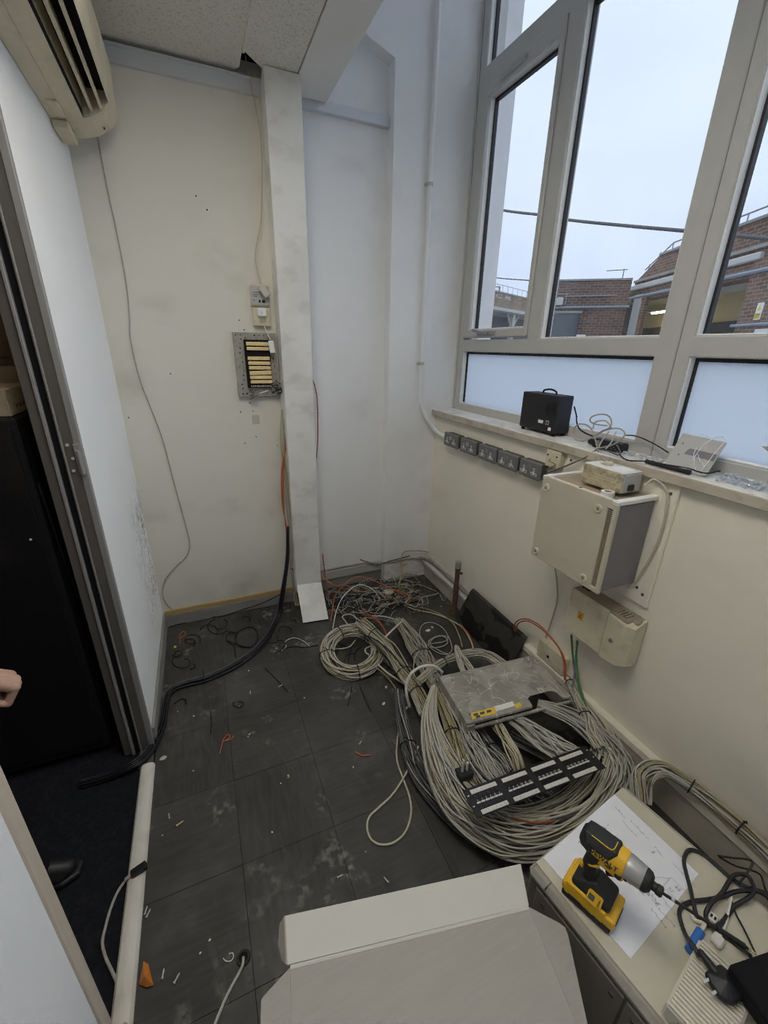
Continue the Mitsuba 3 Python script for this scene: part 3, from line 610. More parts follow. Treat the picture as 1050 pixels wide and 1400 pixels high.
solo('wall_cable', cable([wp(x, y, 1, 2.376) for x, y in ((427, 518), (431, 530), (434, 552), (434.5, 600), (433, 620), (431, 636))], 0.0026, 8, 6), 'm_c_red', 'short dark red cable arching beside the white trunking column', 'cable')
# conduit in the far right corner
cd = thing('conduit', 'white painted conduit pipe running down the corner to the row of sockets', 'conduit')
obj('pipe', cable([(1.219, 2.301, 3.84), (1.219, 2.301, 2.8), (1.219, 2.301, 2.2), (1.221, 2.301, 1.6), (1.222, 2.301, 1.30), (1.226, 2.298, 1.20), (1.262, 2.285, 1.115), (1.305, 2.262, 1.05), (1.331, 2.215, 1.018), (1.331, 2.13, 1.016)], 0.0115, 10, 12), 'm_wall_white', cd, 40)
for z in (2.282, 1.423):
    obj('clip', cat_(lathe([(0.013, -0.008), (0.0155, -0.008), (0.0155, 0.008), (0.013, 0.008)], 16).apply_translation((1.220, 2.301, z)), bx(1.196, 1.206, 2.308, 2.32, z - 0.007, z + 0.007, 0.002)), 'm_upvc', cd)
obj('coupler', rod((1.219, 2.301, 2.215), (1.219, 2.301, 2.255), 0.0145, 14), 'm_wall_white', cd)
obj('coupler', rod((1.2225, 2.301, 1.375), (1.222, 2.301, 1.405), 0.0145, 14), 'm_wall_white', cd)
# five double sockets
def socket(y_hi, y_lo, label):
    s = thing('double_socket', label, 'socket', 'metal double sockets under the window sill')
    zz0, zz1 = 0.979, 1.056
    yc = (y_hi + y_lo) / 2; wd = y_hi - y_lo
    obj('back_box', bx(1.312, XR - 0.001, y_lo + 0.004, y_hi - 0.004, zz0 + 0.003, zz1 - 0.003, 0.006), 'm_socket_side', s)
    obj('face', bx(1.298, 1.314, y_lo, y_hi, zz0, zz1, 0.006), 'm_metal_socket', s)
    for k in (1, -1):
        y = yc + k * wd * 0.235
        o = obj('outlet', cat_(*[cat_(bx(1.2968, 1.299, y + a - w2, y + a + w2, z - h2, z + h2)) for a, z, w2, h2 in ((0, 1.021, 0.005, 0.0075), (0.0115, 1.003, 0.0075, 0.006), (-0.0115, 1.003, 0.0075, 0.006), (0, 1.009, 0.004, 0.008))]), 'm_c_white', s)
        obj('pin_hole', cat_(*[bx(1.2962, 1.2972, y + a - w2, y + a + w2, z - h2, z + h2) for a, z, w2, h2 in ((0, 1.021, 0.0022, 0.0045), (0.0115, 1.003, 0.0045, 0.003), (-0.0115, 1.003, 0.0045, 0.003))]), 'm_socket_side', o)
    for k in (1, -1):
        obj('switch', bx(1.294, 1.299, yc + k * 0.007 - 0.0055, yc + k * 0.007 + 0.0055, 1.018, 1.040, 0.002), 'm_panel_grey' if y_hi < 1.9 else 'm_c_grey', s)
    return s
for (a, b), l in zip(((2.124, 1.976), (1.951, 1.803), (1.779, 1.634), (1.621, 1.478), (1.462, 1.328)),
        ('grey metal double socket where the conduit ends, farthest of the row', 'second metal double socket from the conduit, under the window sill', 'middle one of the five grey metal double sockets', 'fourth metal double socket from the conduit, next to the last one', 'grey metal double socket nearest the wall cabinet')):
    socket(a, b, l)
# cream plate, backboard, wall cabinet
pl = thing('junction_plate', 'small cream square box under the sill beside the last socket', 'junction box')
obj('body', bx(1.318, XR - 0.001, 1.252, 1.330, 1.050, 1.122, 0.003), 'm_cream', pl)
obj('wire', cable([(1.316, 1.30, 1.085), (1.30, 1.29, 1.08), (1.31, 1.262, 1.07), (1.318, 1.305, 1.045), (1.32, 1.31, 1.03)], 0.0022, 8, 5), 'm_c_olive', pl)
for y, z in ((1.268, 1.10), (1.318, 1.10)):
    obj('screw', place(trimesh.creation.cylinder(0.004, 0.004, sections=8), (1.317, y, z), rot(90, (0, 1, 0))), 'm_socket_side', pl)
bb = thing('backboard', 'painted board on the wall behind the cream wall cabinet', 'backboard')
obj('board', bx(1.336, XR - 0.001, 0.777, 1.234, 0.676, 1.124, 0.003), 'm_wall_right', bb)
for y, z in ((0.80, 1.09), (0.80, 0.72), (1.21, 1.10), (0.825, 0.735)):
    obj('screw', place(trimesh.creation.cylinder(0.005, 0.004, sections=10), (1.335, y, z), rot(90, (0, 1, 0))), 'm_socket_side', bb)
cb = thing('wall_cabinet', 'cream metal cabinet with corner screws hanging on the wall below the sill', 'cabinet')
cx0, cx1, cy0, cy1, cz0, cz1 = 1.150, 1.335, 0.832, 1.158, 0.742, 1.072
obj('body', cat_(bx(cx0 + 0.012, cx1, cy0 + 0.010, cy1, cz0, cz1 - 0.012, 0.003)), 'm_cream_grey', cb)
obj('top_rim', cat_(bx(cx0 + 0.002, cx0 + 0.016, cy0, cy1, cz1 - 0.014, cz1, 0.002), bx(cx0, cx1, cy0, cy0 + 0.024, cz1 - 0.014, cz1, 0.002), bx(cx0, cx1, cy1 - 0.018, cy1, cz1 - 0.014, cz1, 0.002)), 'm_white', cb)
obj('top_tray', bx(cx0 + 0.016, cx1, cy0 + 0.024, cy1 - 0.018, cz1 - 0.013, cz1 - 0.010), 'm_dust', cb)
obj('front_cover', cat_(bx(cx0, cx0 + 0.014, cy0 + 0.034, cy1, cz0, cz1, 0.003), bx(cx0, cx0 + 0.014, cy0, cy0 + 0.016, cz0, cz1, 0.003), bx(cx0, cx0 + 0.014, cy0 + 0.01, cy0 + 0.04, cz1 - 0.03, cz1, 0.003), bx(cx0, cx0 + 0.014, cy0 + 0.01, cy0 + 0.04, cz0, cz0 + 0.02, 0.003)), 'm_cream_grey', cb)
gr = obj('grille', bx(cx0 + 0.006, cx0 + 0.010, cy0 + 0.014, cy0 + 0.036, cz0 + 0.018, cz1 - 0.028), 'm_grille', cb)
obj('grille_slats', cat_([bx(cx0 + 0.002, cx0 + 0.006, cy0 + 0.016, cy0 + 0.034, cz0 + 0.022 + 0.0066 * i, cz0 + 0.0240 + 0.0066 * i) for i in range(42)]), 'm_dust', gr)
obj('side_panel', bx(cx0 + 0.018, cx1 - 0.004, cy0 + 0.006, cy0 + 0.011, cz0 + 0.004, cz1 - 0.018, 0.002), 'm_panel_grey', cb)
for y, z in ((cy1 - 0.026, cz1 - 0.042), (cy0 + 0.066, cz1 - 0.042), (cy1 - 0.026, cz0 + 0.026), (cy0 + 0.066, cz0 + 0.03)):
    c = obj('corner_screw', place(lathe([(0, 0.003), (0.007, 0.003), (0.010, 0.0045), (0.0135, 0.004), (0.015, 0)], 20), (cx0, y, z), rot(-90, (0, 1, 0))), 'm_cream', cb, 40)
    obj('screw_head', place(trimesh.creation.cylinder(0.0055, 0.004, sections=12), (cx0 - 0.003, y, z), rot(90, (0, 1, 0))), 'm_screw', c)
obj('key_slot', bx(cx0 + 0.005, cx0 + 0.012, 0.985, 0.997, cz1 - 0.0005, cz1 + 0.0005), 'm_black', cb)
ps = thing('power_supply', 'small grimy cream metal box lying on top of the wall cabinet', 'power supply')
ox, oy, oz = 1.215, 0.885, 1.074
obj('case', bx(ox, ox + 0.092, oy, oy + 0.158, oz, oz + 0.068, 0.003), 'm_psu_face', ps) if False else None
mat('m_psu_face', grimy((0.50, 0.44, 0.30), (0.20, 0.16, 0.09), 30.0, 0.9, 1.0), 0.6)
obj('case', bx(ox, ox + 0.092, oy + 0.002, oy + 0.158, oz, oz + 0.064, 0.003), 'm_psu_face', ps)
obj('lid', bx(ox + 0.001, ox + 0.093, oy, oy + 0.158, oz + 0.064, oz + 0.069, 0.002), 'm_sill', ps)
obj('end_plate', bx(ox + 0.006, ox + 0.088, oy - 0.002, oy + 0.003, oz + 0.002, oz + 0.064, 0.002), 'm_upvc_dirty', ps)
obj('inlet', bx(ox + 0.028, ox + 0.056, oy - 0.008, oy - 0.001, oz + 0.008, oz + 0.030, 0.004), 'm_black', ps)
for y in (oy + 0.010, oy + 0.148):
    for z in (oz + 0.012, oz + 0.052):
        obj('screw', place(trimesh.creation.cylinder(0.0065, 0.006, sections=12), (ox, y, z), rot(90, (0, 1, 0))), 'm_dust', ps)
obj('vent_dots', cat_([bx(ox - 0.0008, ox + 0.001, oy + 0.030 + 0.009 * i, oy + 0.033 + 0.009 * i, oz + 0.016 + 0.010 * j, oz + 0.018 + 0.010 * j) for i in range(11) for j in range(4)]), 'm_dust', ps)
obj('label', bx(ox + 0.03, ox + 0.08, oy + 0.02, oy + 0.07, oz + 0.069, oz + 0.0695), 'm_white', ps)
tp = thing('tape_roll', 'roll of white tape on top of the wall cabinet in front of the power supply', 'tape')
c = (1.186, 0.905, 1.0635)
obj('roll', lathe([(0.011, 0), (0.021, 0), (0.021, 0.019), (0.011, 0.019), (0.011, 0)], 28).apply_translation(c), 'm_c_white', tp, 40)
obj('core', lathe([(0.0085, 0), (0.011, 0), (0.011, 0.0185), (0.0085, 0.0185), (0.0085, 0)], 24).apply_translation(c), 'm_dust', tp, 40)
# lower cream isolator box
lb = thing('isolator_box', 'cream fuse box with a lock and an orange sticker, below the wall cabinet', 'fuse box')
obj('back', bx(1.30, XR - 0.001, 0.766, 1.035, 0.437, 0.632, 0.006), 'm_dust', lb)
obj('top', bx(1.276, XR - 0.001, 0.786, 1.03, 0.620, 0.632, 0.002), 'm_dust', lb)
obj('left_cover', bx(1.270, 1.345, 0.858, 1.035, 0.437, 0.630, 0.005), 'm_cream', lb)
rc = trimesh.convex.convex_hull(np.array([(1.266, 0.854, z) for z in (0.436, 0.622)] + [(1.266, 0.790, z) for z in (0.444, 0.616)] + [(1.288, 0.762, z) for z in (0.450, 0.610)] + [(1.344, 0.762, z) for z in (0.440, 0.632)] + [(1.344, 0.854, z) for z in (0.436, 0.632)]))
obj('right_cover', rc, 'm_cream', lb)
lk = obj('lock', place(lathe([(0, 0.004), (0.005, 0.004), (0.0085, 0.003), (0.0095, 0)], 18), (1.266, 0.823, 0.530), rot(-90, (0, 1, 0))), 'm_screw', lb, 40)
obj('key_slot', bx(1.2610, 1.2622, 0.822, 0.824, 0.526, 0.534), 'm_black', lk)
mat('m_orange_sticker', (0.62, 0.33, 0.05), 0.5)
st = obj('sticker', bx(1.2692, 1.2702, 0.955, 0.981, 0.522, 0.556), 'm_orange_sticker', lb)
obj('mark', cat_(bx(1.2687, 1.2694, 0.9665, 0.9695, 0.534, 0.547), bx(1.2687, 1.2694, 0.962, 0.974, 0.530, 0.532)), 'm_black', st)
for y in (0.992, 1.012): obj('knockout', place(trimesh.creation.cylinder(0.010, 0.004, sections=16), (1.318, y, 0.6325)), 'm_black', lb)
obj('busbar', cat_([bx(1.282, 1.325, 0.80 + 0.012 * i, 0.806 + 0.012 * i, 0.631, 0.640, 0.001) for i in range(5)]), 'm_dust', lb)
# low plate by the skirting
lp_ = thing('wall_plate', 'cream double plate just above the skirting behind the metal tray', 'wall plate')
obj('body', bx(1.318, XR - 0.001, 1.030, 1.190, 0.165, 0.258, 0.003), 'm_cream', lp_)
obj('slot', bx(1.3165, 1.3185, 1.115, 1.128, 0.200, 0.212), 'm_black', lp_)
for y in (1.05, 1.16): obj('screw', place(trimesh.creation.cylinder(0.0035, 0.003, sections=8), (1.3175, y, 0.19), rot(90, (0, 1, 0))), 'm_screw', lp_)
# pipe stub and black sheet
rp = thing('pipe_stub', 'rusty old pipe stub standing up from the floor in the far corner', 'pipe')
obj('pipe', place(lathe([(0, 0), (0.026, 0), (0.030, 0.006), (0.022, 0.03), (0.0155, 0.05), (0.0155, 0.15), (0.0165, 0.155), (0.0165, 0.20), (0.014, 0.205), (0.014, 0.30), (0.0165, 0.303), (0.0165, 0.352), (0.0135, 0.355), (0, 0.355)], 18), (1.268, 1.815, 0)), 'm_rust', rp, 40)
obj('cap', rod((1.268, 1.815, 0.318), (1.268, 1.815, 0.357), 0.0172, 12), 'm_skirt_grey', rp)
obj('spout', rod((1.268, 1.815, 0.29), (1.268 + 0.012, 1.815 - 0.028, 0.292), 0.008, 10), 'm_rust', rp)
def blotch(p, n, uv):
    s = smoothstep(0.50, 0.58, fbm(p.y * 9, p.z * 14, 3.0, 4))
    return mix((0.036, 0.034, 0.030), (0.006, 0.006, 0.006), s)
mat('m_sheet', proc(blotch), 0.5)
bs = thing('black_sheet', 'black sheet leaning on the right wall by the rusty pipe stub', 'sheet')
q = [np.array((1.300, 1.712, 0.222)), np.array((1.312, 1.265, 0.200)), np.array((1.250, 1.272, 0.118)), np.array((1.245, 1.36, 0.004)), np.array((1.244, 1.765, 0.004))]
sh = np.array([q[0], q[1], q[2], q[3], q[4]])
nrm = unit(np.cross(q[1] - q[0], q[4] - q[0]))
obj('board', trimesh.convex.convex_hull(np.vstack([[q[0], q[1], np.array((1.262, 1.278, 0.06)), q[3], q[4]], np.array([q[0], q[1], np.array((1.262, 1.278, 0.06)), q[3], q[4]]) + np.array([0.016, 0, 0.006])])), 'm_sheet', bs)
# ------------------------------------------------------------------ cables
def C(*pts):
    return [fl(x, y, z) for x, y, z in pts]
def bundle(name, guide, wid, hgt, n, r, mats, label, seed, cat='cable bundle', wig=0.35, ties=(), group=None, twist=0.0, closed=False, m=9, parent=None):
    """n strands along a guide; wid and hgt are half sizes along it; ties are (place from 0 to 1) rings"""
    rng = np.random.default_rng(seed)
    P = spline(guide, m); k = len(P)
    if closed: P = P[:-1]; k -= 1
    s = np.linspace(0, 1, k)
    W = np.interp(s, np.linspace(0, 1, len(wid)), wid); H = np.interp(s, np.linspace(0, 1, len(hgt)), hgt)
    T = np.gradient(P, axis=0) if not closed else np.roll(P, -1, 0) - np.roll(P, 1, 0)
    T /= np.linalg.norm(T, axis=1, keepdims=True)
    S = np.cross(T, [0, 0, 1.0]); S /= np.maximum(np.linalg.norm(S, axis=1, keepdims=True), 1e-6)
    U = np.cross(S, T)
    t = parent or thing(name, label, cat, group)
    for i in range(n):
        a0 = rng.uniform(0, 2 * np.pi); q = ((i + 0.5) / n) ** 0.3
        ph = rng.uniform(0, 6.28, 4)
        f = rng.uniform(0.6, 1.5, 2)
        env = np.sin(np.pi * s) ** 0.5 if not closed else np.ones(k)
        if closed: f = np.array([1.0, 2.0])
        w1 = wig * (np.sin(2 * np.pi * f[0] * s + ph[0]) + 0.5 * np.sin(4 * np.pi * f[1] * s + ph[1])) * env
        w2 = wig * (np.sin(2 * np.pi * f[1] * s + ph[2]) + 0.5 * np.sin(4 * np.pi * f[0] * s + ph[3])) * env
        a = a0 + twist * 2 * np.pi * s
        A, B = q * np.cos(a) + w1, q * np.sin(a) + w2
        L = np.maximum(1, np.sqrt(A * A + B * B)); A, B = A / L, B / L
        p = P + S * (A * W)[:, None] + U * (B * H)[:, None]
        p[:, 2] = np.maximum(p[:, 2], r + 0.001)
        obj('strand', tube(p, r, 5, closed), mats[int(rng.integers(len(mats)))], t, True)
    for q in ties:
        i = min(int(q * (k - 1)), k - 2)
        an = np.linspace(0, 2 * np.pi, 20, endpoint=False)
        ring = P[i] + np.cos(an)[:, None] * S[i] * (W[i] + r * 1.2) + np.sin(an)[:, None] * U[i] * (H[i] + r * 1.2)
        ring[:, 2] = np.maximum(ring[:, 2], 0.002)
        tm = tube(ring, 0.0022, 6, True)
        e = P[i] + U[i] * (H[i] + r)
        tail = cable([e, e + U[i] * 0.012 + S[i] * 0.006, e + U[i] * 0.022 + S[i] * 0.022], 0.0016, 5, 5)
        obj('cable_tie', cat_(tm, tail), 'm_c_black', t)
    return t
GREY = ['m_c_grey', 'm_c_pale', 'm_c_grey', 'm_c_tan', 'm_c_pale', 'm_c_cream']
# the cream coil by the trunking foot: a ring leaning on the cables behind it
cc = np.array([0.565, 1.665, 0.055])
ang = np.linspace(0, 2 * np.pi, 25)
tiltv = np.array([0.25, 0.97, 0.0])
gd = [cc + 0.128 * (math.cos(a) * np.array([0.97, -0.25, 0]) + math.sin(a) * (tiltv * 0.98 + np.array([0, 0, 0.24]))) for a in ang]
bundle('cable_coil', gd, [0.036] * 2, [0.030] * 2, 36, 0.0033, ['m_c_cream', 'm_c_tan', 'm_c_cream', 'm_c_pale', 'm_c_olive'], 'tied ring coil of cream cable on the floor at the foot of the white trunking', 11, 'cable coil', 0.30, (0.12, 0.33, 0.52, 0.78), closed=True, m=4)
bundle('cable_bundle', C((492, 850, .13), (512, 866, .13), (535, 890, .11), (552, 918, .09), (570, 945, .08), (584, 975, .07)), [0.034, 0.036, 0.034, 0.03, 0.035], [0.026, 0.028, 0.025, 0.025], 40, 0.0031, ['m_c_cream', 'm_c_tan', 'm_c_grey', 'm_c_olive'], 'cream cable bundle running from the ring coil down to the big heap', 12, ties=(0.22, 0.62, 0.82))
bundle('cable_bundle', C((545, 848, .05), (562, 872, .06), (580, 902, .06), (594, 930, .07), (606, 958, .07)), [0.03, 0.05, 0.045, 0.03], [0.02, 0.035, 0.03, 0.03], 54, 0.0028, ['m_c_grey', 'm_c_grey', 'm_c_dark', 'm_c_grey', 'm_c_olive'], 'loose grey cable bundle beside the cream one, behind the metal tray', 13, ties=(0.45,))
bundle('cable_bundle', C((505, 893, .04), (525, 897, .05), (545, 912, .04), (560, 935, .04)), [0.016, 0.03, 0.025], [0.014, 0.02, 0.02], 26, 0.0026, ['m_c_dark', 'm_c_black', 'm_c_dark', 'm_c_grey'], 'dark cable bundle ending inside the cream ring coil', 14)
# the big heap under the tray and patch panel
hp = thing('cable_heap', 'big heap of grey network cables looping round on the floor under the metal tray', 'cable heap')
def heap(*a, **k): bundle('cable_heap', *a[:6], '', a[6], parent=hp, **k)
heap(C((593, 940, .18), (588, 985, .18), (604, 1045, .13), (636, 1100, .09), (700, 1138, .07), (772, 1122, .07), (818, 1075, .08), (830, 1020, .10), (805, 975, .13), (772, 938, .15)), [0.012, 0.032, 0.062, 0.075, 0.080, 0.075, 0.065, 0.055, 0.04, 0.03], [0.012, 0.025, 0.035, 0.04, 0.045, 0.045, 0.045, 0.04, 0.03, 0.02], 110, 0.0030, GREY, 21, wig=0.38, m=10)
heap(C((735, 962, .17), (785, 982, .16), (828, 1018, .13), (850, 1060, .10), (835, 1100, .06), (770, 1140, .04)), [0.02, 0.045, 0.055, 0.05, 0.05], [0.015, 0.03, 0.03, 0.03], 48, 0.0030, ['m_c_grey', 'm_c_grey', 'm_c_pale'], 22, wig=0.4)
heap(C((596, 945, .14), (612, 985, .16), (624, 1020, .14), (638, 1065, .09), (665, 1100, .06)), [0.012, 0.024, 0.028, 0.03], [0.012, 0.022, 0.022, 0.02], 30, 0.0028, ['m_c_olive', 'm_c_olive', 'm_c_cream'], 23, ties=(0.38,))
heap(C((606, 940, .15), (640, 1008, .14), (668, 1058, .12), (700, 1095, .08)), [0.016, 0.04, 0.045, 0.05], [0.012, 0.03, 0.03, 0.03], 40, 0.0028, ['m_c_grey', 'm_c_grey', 'm_c_pale'], 24)
heap(C((640, 985, .09), (672, 1030, .10), (705, 1065, .08), (750, 1100, .05)), [0.03, 0.04, 0.05], [0.02, 0.03, 0.03], 34, 0.0028, ['m_c_grey', 'm_c_dark', 'm_c_grey'], 25, ties=(0.3, 0.6))
heap(C((668, 970, .12), (684, 1000, .16), (704, 1035, .16), (716, 1075, .08)), [0.018, 0.024, 0.022, 0.02], [0.010, 0.014, 0.014], 20, 0.0028, ['m_c_cream', 'm_c_cream', 'm_c_olive'], 26)
heap(C((690, 975, .14), (735, 1005, .18), (775, 1032, .19), (800, 1045, .175)), [0.03, 0.045, 0.06, 0.07], [0.010, 0.018, 0.014, 0.006], 36, 0.0030, ['m_c_pale', 'm_c_pale', 'm_c_grey'], 27, wig=0.3)
heap(C((545, 945, .04), (553, 1000, .05), (572, 1055, .04), (612, 1105, .03), (660, 1145, .03)), [0.02, 0.028, 0.035, 0.04], [0.015, 0.025, 0.025, 0.02], 36, 0.0028, ['m_c_dark', 'm_c_dark', 'm_c_grey'], 28, ties=(0.36,))
heap(C((700, 1000, .05), (760, 1030, .05), (800, 1065, .05), (800, 1110, .04), (730, 1140, .03), (650, 1120, .03), (610, 1060, .03)), [0.05, 0.06, 0.06, 0.05], [0.02, 0.03, 0.03], 40, 0.0030, ['m_c_dark', 'm_c_grey', 'm_c_dark'], 29)
obj('orange_strand', cable(C((700, 1118, .12), (730, 1125, .115), (760, 1122, .11)), 0.003, 8, 5), 'm_c_copper', hp)
bundle('cable_bundle', C((572, 932, .08), (604, 906, .10), (638, 894, .12), (668, 896, .13), (700, 920, .13)), [0.016, 0.018, 0.024, 0.03], [0.014, 0.018, 0.02], 30, 0.0029, GREY, 'grey cable bundle curving behind the metal tray', 15, ties=(0.28,))
bundle('cable_bundle', C((624, 884, .15), (629, 897, .17), (640, 920, .17), (650, 945, .14)), [0.009, 0.020, 0.036, 0.03], [0.009, 0.014, 0.014], 26, 0.0029, ['m_c_pale', 'm_c_pale', 'm_c_cream'], 'fan of pale cables running in under the far edge of the metal tray', 16)
bundle('cable_bundle', C((778, 930, .19), (792, 958, .19), (806, 990, .17), (822, 1022, .15)), [0.014, 0.018, 0.03], [0.012, 0.014, 0.014], 20, 0.0029, ['m_c_pale', 'm_c_cream', 'm_c_grey'], 'tied pale cable bundle between the metal tray and the right wall', 17, ties=(0.06, 0.55))
# bundle along the right wall behind the low cabinet
wb = [np.array(p) for p in ((1.16, 0.52, 0.14), (1.20, 0.56, 0.19), (1.265, 0.545, 0.215), (1.305, 0.47, 0.205), (1.318, 0.36, 0.20), (1.318, 0.22, 0.195), (1.312, 0.05, 0.19))]
bundle('cable_bundle', wb, [0.03, 0.034, 0.030, 0.022, 0.020, 0.022, 0.03], [0.014, 0.016, 0.020, 0.020], 34, 0.0029, ['m_c_grey', 'm_c_pale', 'm_c_grey', 'm_c_olive'], 'grey cable bundle tied along the right wall behind the low cabinet', 18, ties=(0.50, 0.72))
# black bundle across the floor to the doorway
def Y(x, y, d): return wp(x, y, 1, d)
bk = [Y(393, 720, 2.24), Y(393, 760, 2.22), Y(388, 800, 2.18)] + C((379, 845, .02), (360, 878, .016), (328, 905, .016), (288, 925, .016), (252, 935, .018), (234, 944, .02), (227, 962, .02), (222, 990, .02), (212, 1014, .02), (198, 1034, .026), (180, 1046, .03), (150, 1060, .016), (110, 1072, .012))
bundle('cable_bundle', bk, [0.006, 0.010, 0.016, 0.016, 0.014, 0.014, 0.015, 0.016, 0.016, 0.014], [0.006, 0.012, 0.012, 0.011], 22, 0.0036, ['m_c_black', 'm_c_black', 'm_c_black', 'm_c_dark'], 'black cable bundle sweeping across the floor from the trunking to the doorway', 31, ties=(0.42,), wig=0.3)
bundle('cable_bundle', [Y(386, 560, 2.28), Y(386, 610, 2.26), Y(391, 660, 2.25), Y(399, 740, 2.26), Y(402, 790, 2.27), Y(404, 812, 2.28), Y(408, 835, 2.25)], [0.006, 0.012, 0.014, 0.014], [0.008, 0.012], 18, 0.0028, ['m_c_cream', 'm_c_olive', 'm_c_grey'], 'greenish cream cables tucked down the left side of the trunking', 32, ties=(0.62,))
for i, (o, mt) in enumerate(((0.0, 'm_c_copper'), (0.006, 'm_c_copper'), (-0.005, 'm_c_orange'))):
    solo('wall_cable', cable([Y(389.5, 560 + 20 * i, 2.27), Y(390 + i, 610, 2.25), Y(388 - 1.5 * i, 640, 2.24), Y(388 - i, 690, 2.235), Y(391 + i, 725, 2.235), Y(394 + i * .5, 752, 2.235)], 0.0026, 8, 6), mt, ['copper cable bowing farthest left of the trunking edge', 'copper cable close against the left edge of the trunking', 'brighter orange cable down the left edge of the trunking'][i], 'cable')
# single cables on the floor
def lone(name, pts, r, m, label, group=None, cat='cable', sides=7):
    return solo(name, cable(pts, r, 9, sides), m, label, cat, group)
lone('floor_cable', C((557, 966, .04), (548, 985, .012), (543, 1015, .006), (543, 1040, .005), (551, 1064, .008), (560, 1090, .006), (562, 1112, .005), (555, 1136, .005), (540, 1151, .005), (522, 1155, .005), (508, 1148, .005), (502, 1133, .005), (505, 1117, .005), (518, 1104, .005), (536, 1087, .006), (552, 1063, .016), (562, 1043, .03), (572, 1020, .06)), 0.0036, 'm_c_cream', 'single cream cable making a long loop on the floor left of the heap')
lone('floor_cable', C((560, 966, .06), (556, 950, .12), (556, 935, .16), (563, 920, .20), (578, 911, .215), (594, 911, .205), (605, 919, .17)), 0.0062, 'm_c_white', 'thick cream flex arching over the bundle beside the metal tray')
lone('floor_cable', C((566, 925, .10), (566, 905, .10), (572, 892, .09), (580, 884, .06), (590, 880, .02), (604, 878, .012), (612, 874, .012), (610, 870, .012), (597, 870, .014), (586, 877, .016), (590, 885, .016), (604, 884, .018), (612, 878, .02), (606, 870, .02), (594, 872, .02), (588, 880, .02), (596, 887, .012), (612, 894, .01), (618, 886, .01), (612, 868, .01), (602, 856, .01), (588, 851, .01), (577, 855, .01), (574, 868, .01), (582, 880, .01), (598, 892, .01), (614, 896, .01)), 0.0028, 'm_c_grey', 'grey cable coiled in small loops on the floor behind the metal tray')
lone('floor_cable', C((522, 877, .05), (510, 882, .05), (500, 887, .06), (501, 893, .05), (512, 898, .03), (520, 895, .03)), 0.0045, 'm_c_pale', 'short pale cable curl inside the ring coil')
lone('black_flex', C((497, 868, .13), (512, 874, .15), (527, 885, .145), (541, 899, .13), (553, 915, .11), (566, 930, .105)), 0.0032, 'm_c_black', 'black cable lying along the top of the cream cable bundle')
for pts in (((455, 900), (463, 888), (470, 880)), ((476, 905), (478, 893), (480, 886)), ((484, 903), (487, 890), (495, 884)), ((462, 878), (475, 884), (490, 882)), ((470, 908), (474, 896), (486, 893))):
    lone('cable_offcut', [fl(x, y, 0.004) for x, y in pts], 0.0020, 'm_c_black', 'black cable tie end on the floor inside the cream ring coil', 'black tie ends inside the ring coil', 'cable offcut', 5)
lone('floor_cable', C((452, 886, .02), (465, 887, .012), (478, 884, .012), (486, 875, .03)), 0.0036, 'm_c_cream', 'cream cable end curving across the middle of the ring coil')
lone('floor_cable', C((513, 912, .06), (528, 924, .03), (540, 940, .006), (543, 947, .005)), 0.004, 'm_c_olive', 'olive cable end sticking out below the ring coil')
lone('floor_cable', C((516, 908, .07), (530, 920, .06), (548, 932, .04), (556, 936, .03)), 0.0046, 'm_c_cream', 'cream cable stub lying across the cable bundle')
lone('floor_cable', C((526, 872, .12), (536, 862, .10), (548, 851, .07), (550, 849, .06)), 0.0050, 'm_c_white', 'flat white cable end propped against the cream bundle')
lone('floor_cable', C((509, 842, .05), (525, 843, .06), (540, 847, .06), (549, 851, .06)), 0.005, 'm_c_grey', 'grey flex bent towards the white cable end')
lone('floor_cable', C((543, 821, .03), (562, 828, .02), (585, 833, .015), (606, 842, .015), (620, 853, .015), (628, 870, .03), (632, 884, .08)), 0.0040, 'm_c_olive', 'long olive cable running along the floor from the corner tangle')
lone('floor_cable', C((546, 824, .02), (566, 833, .012), (590, 838, .012), (612, 846, .012), (632, 858, .012), (643, 875, .012), (648, 890, .015)), 0.0036, 'm_c_cream', 'long cream cable running beside the olive one')
lone('floor_cable', C((629, 853, .03), (640, 866, .02), (646, 880, .012), (649, 892, .012)), 0.0034, 'm_c_orange', 'orange cable end beside the black leaning sheet')
lone('orange_cable', [Y(440, 788, 2.2), Y(455, 799, 2.12)] + C((474, 805, .06), (498, 809, .055), (520, 812, .05), (545, 822, .04), (560, 823, .04), (556, 812, .06), (540, 806, .07)), 0.0030, 'm_c_orange', 'orange cable coming from behind the trunking across the corner tangle')
lone('orange_cable', C((452, 850, .02), (455, 832, .04), (458, 815, .07), (470, 800, .10), (487, 789, .12), (506, 792, .11), (531, 803, .08), (552, 814, .05), (562, 821, .03)), 0.0028, 'm_c_orange', 'orange cable arching high over the corner tangle')
lone('orange_cable', C((490, 835, .05), (505, 841, .06), (517, 849, .06), (526, 862, .05), (531, 880, .04)), 0.0040, 'm_c_copper', 'copper orange cable curving past the top of the ring coil')
lone('orange_cable', C((492, 838, .05), (508, 845, .05), (522, 856, .05), (529, 872, .04), (536, 895, .03)), 0.0034, 'm_c_copper', 'second copper orange cable just below the first beside the ring coil')
lone('orange_cable', C((572, 905, .03), (585, 905, .03), (600, 902, .03), (612, 900, .03)), 0.004, 'm_c_copper', 'copper cable half buried under the grey bundle behind the tray')
lone('black_flex', C((448, 832, .03), (462, 822, .05), (480, 815, .06), (498, 815, .06), (515, 819, .05), (535, 825, .03), (555, 825, .03), (572, 822, .03)), 0.0055, 'm_c_black', 'thick black flex lying through the corner tangle')
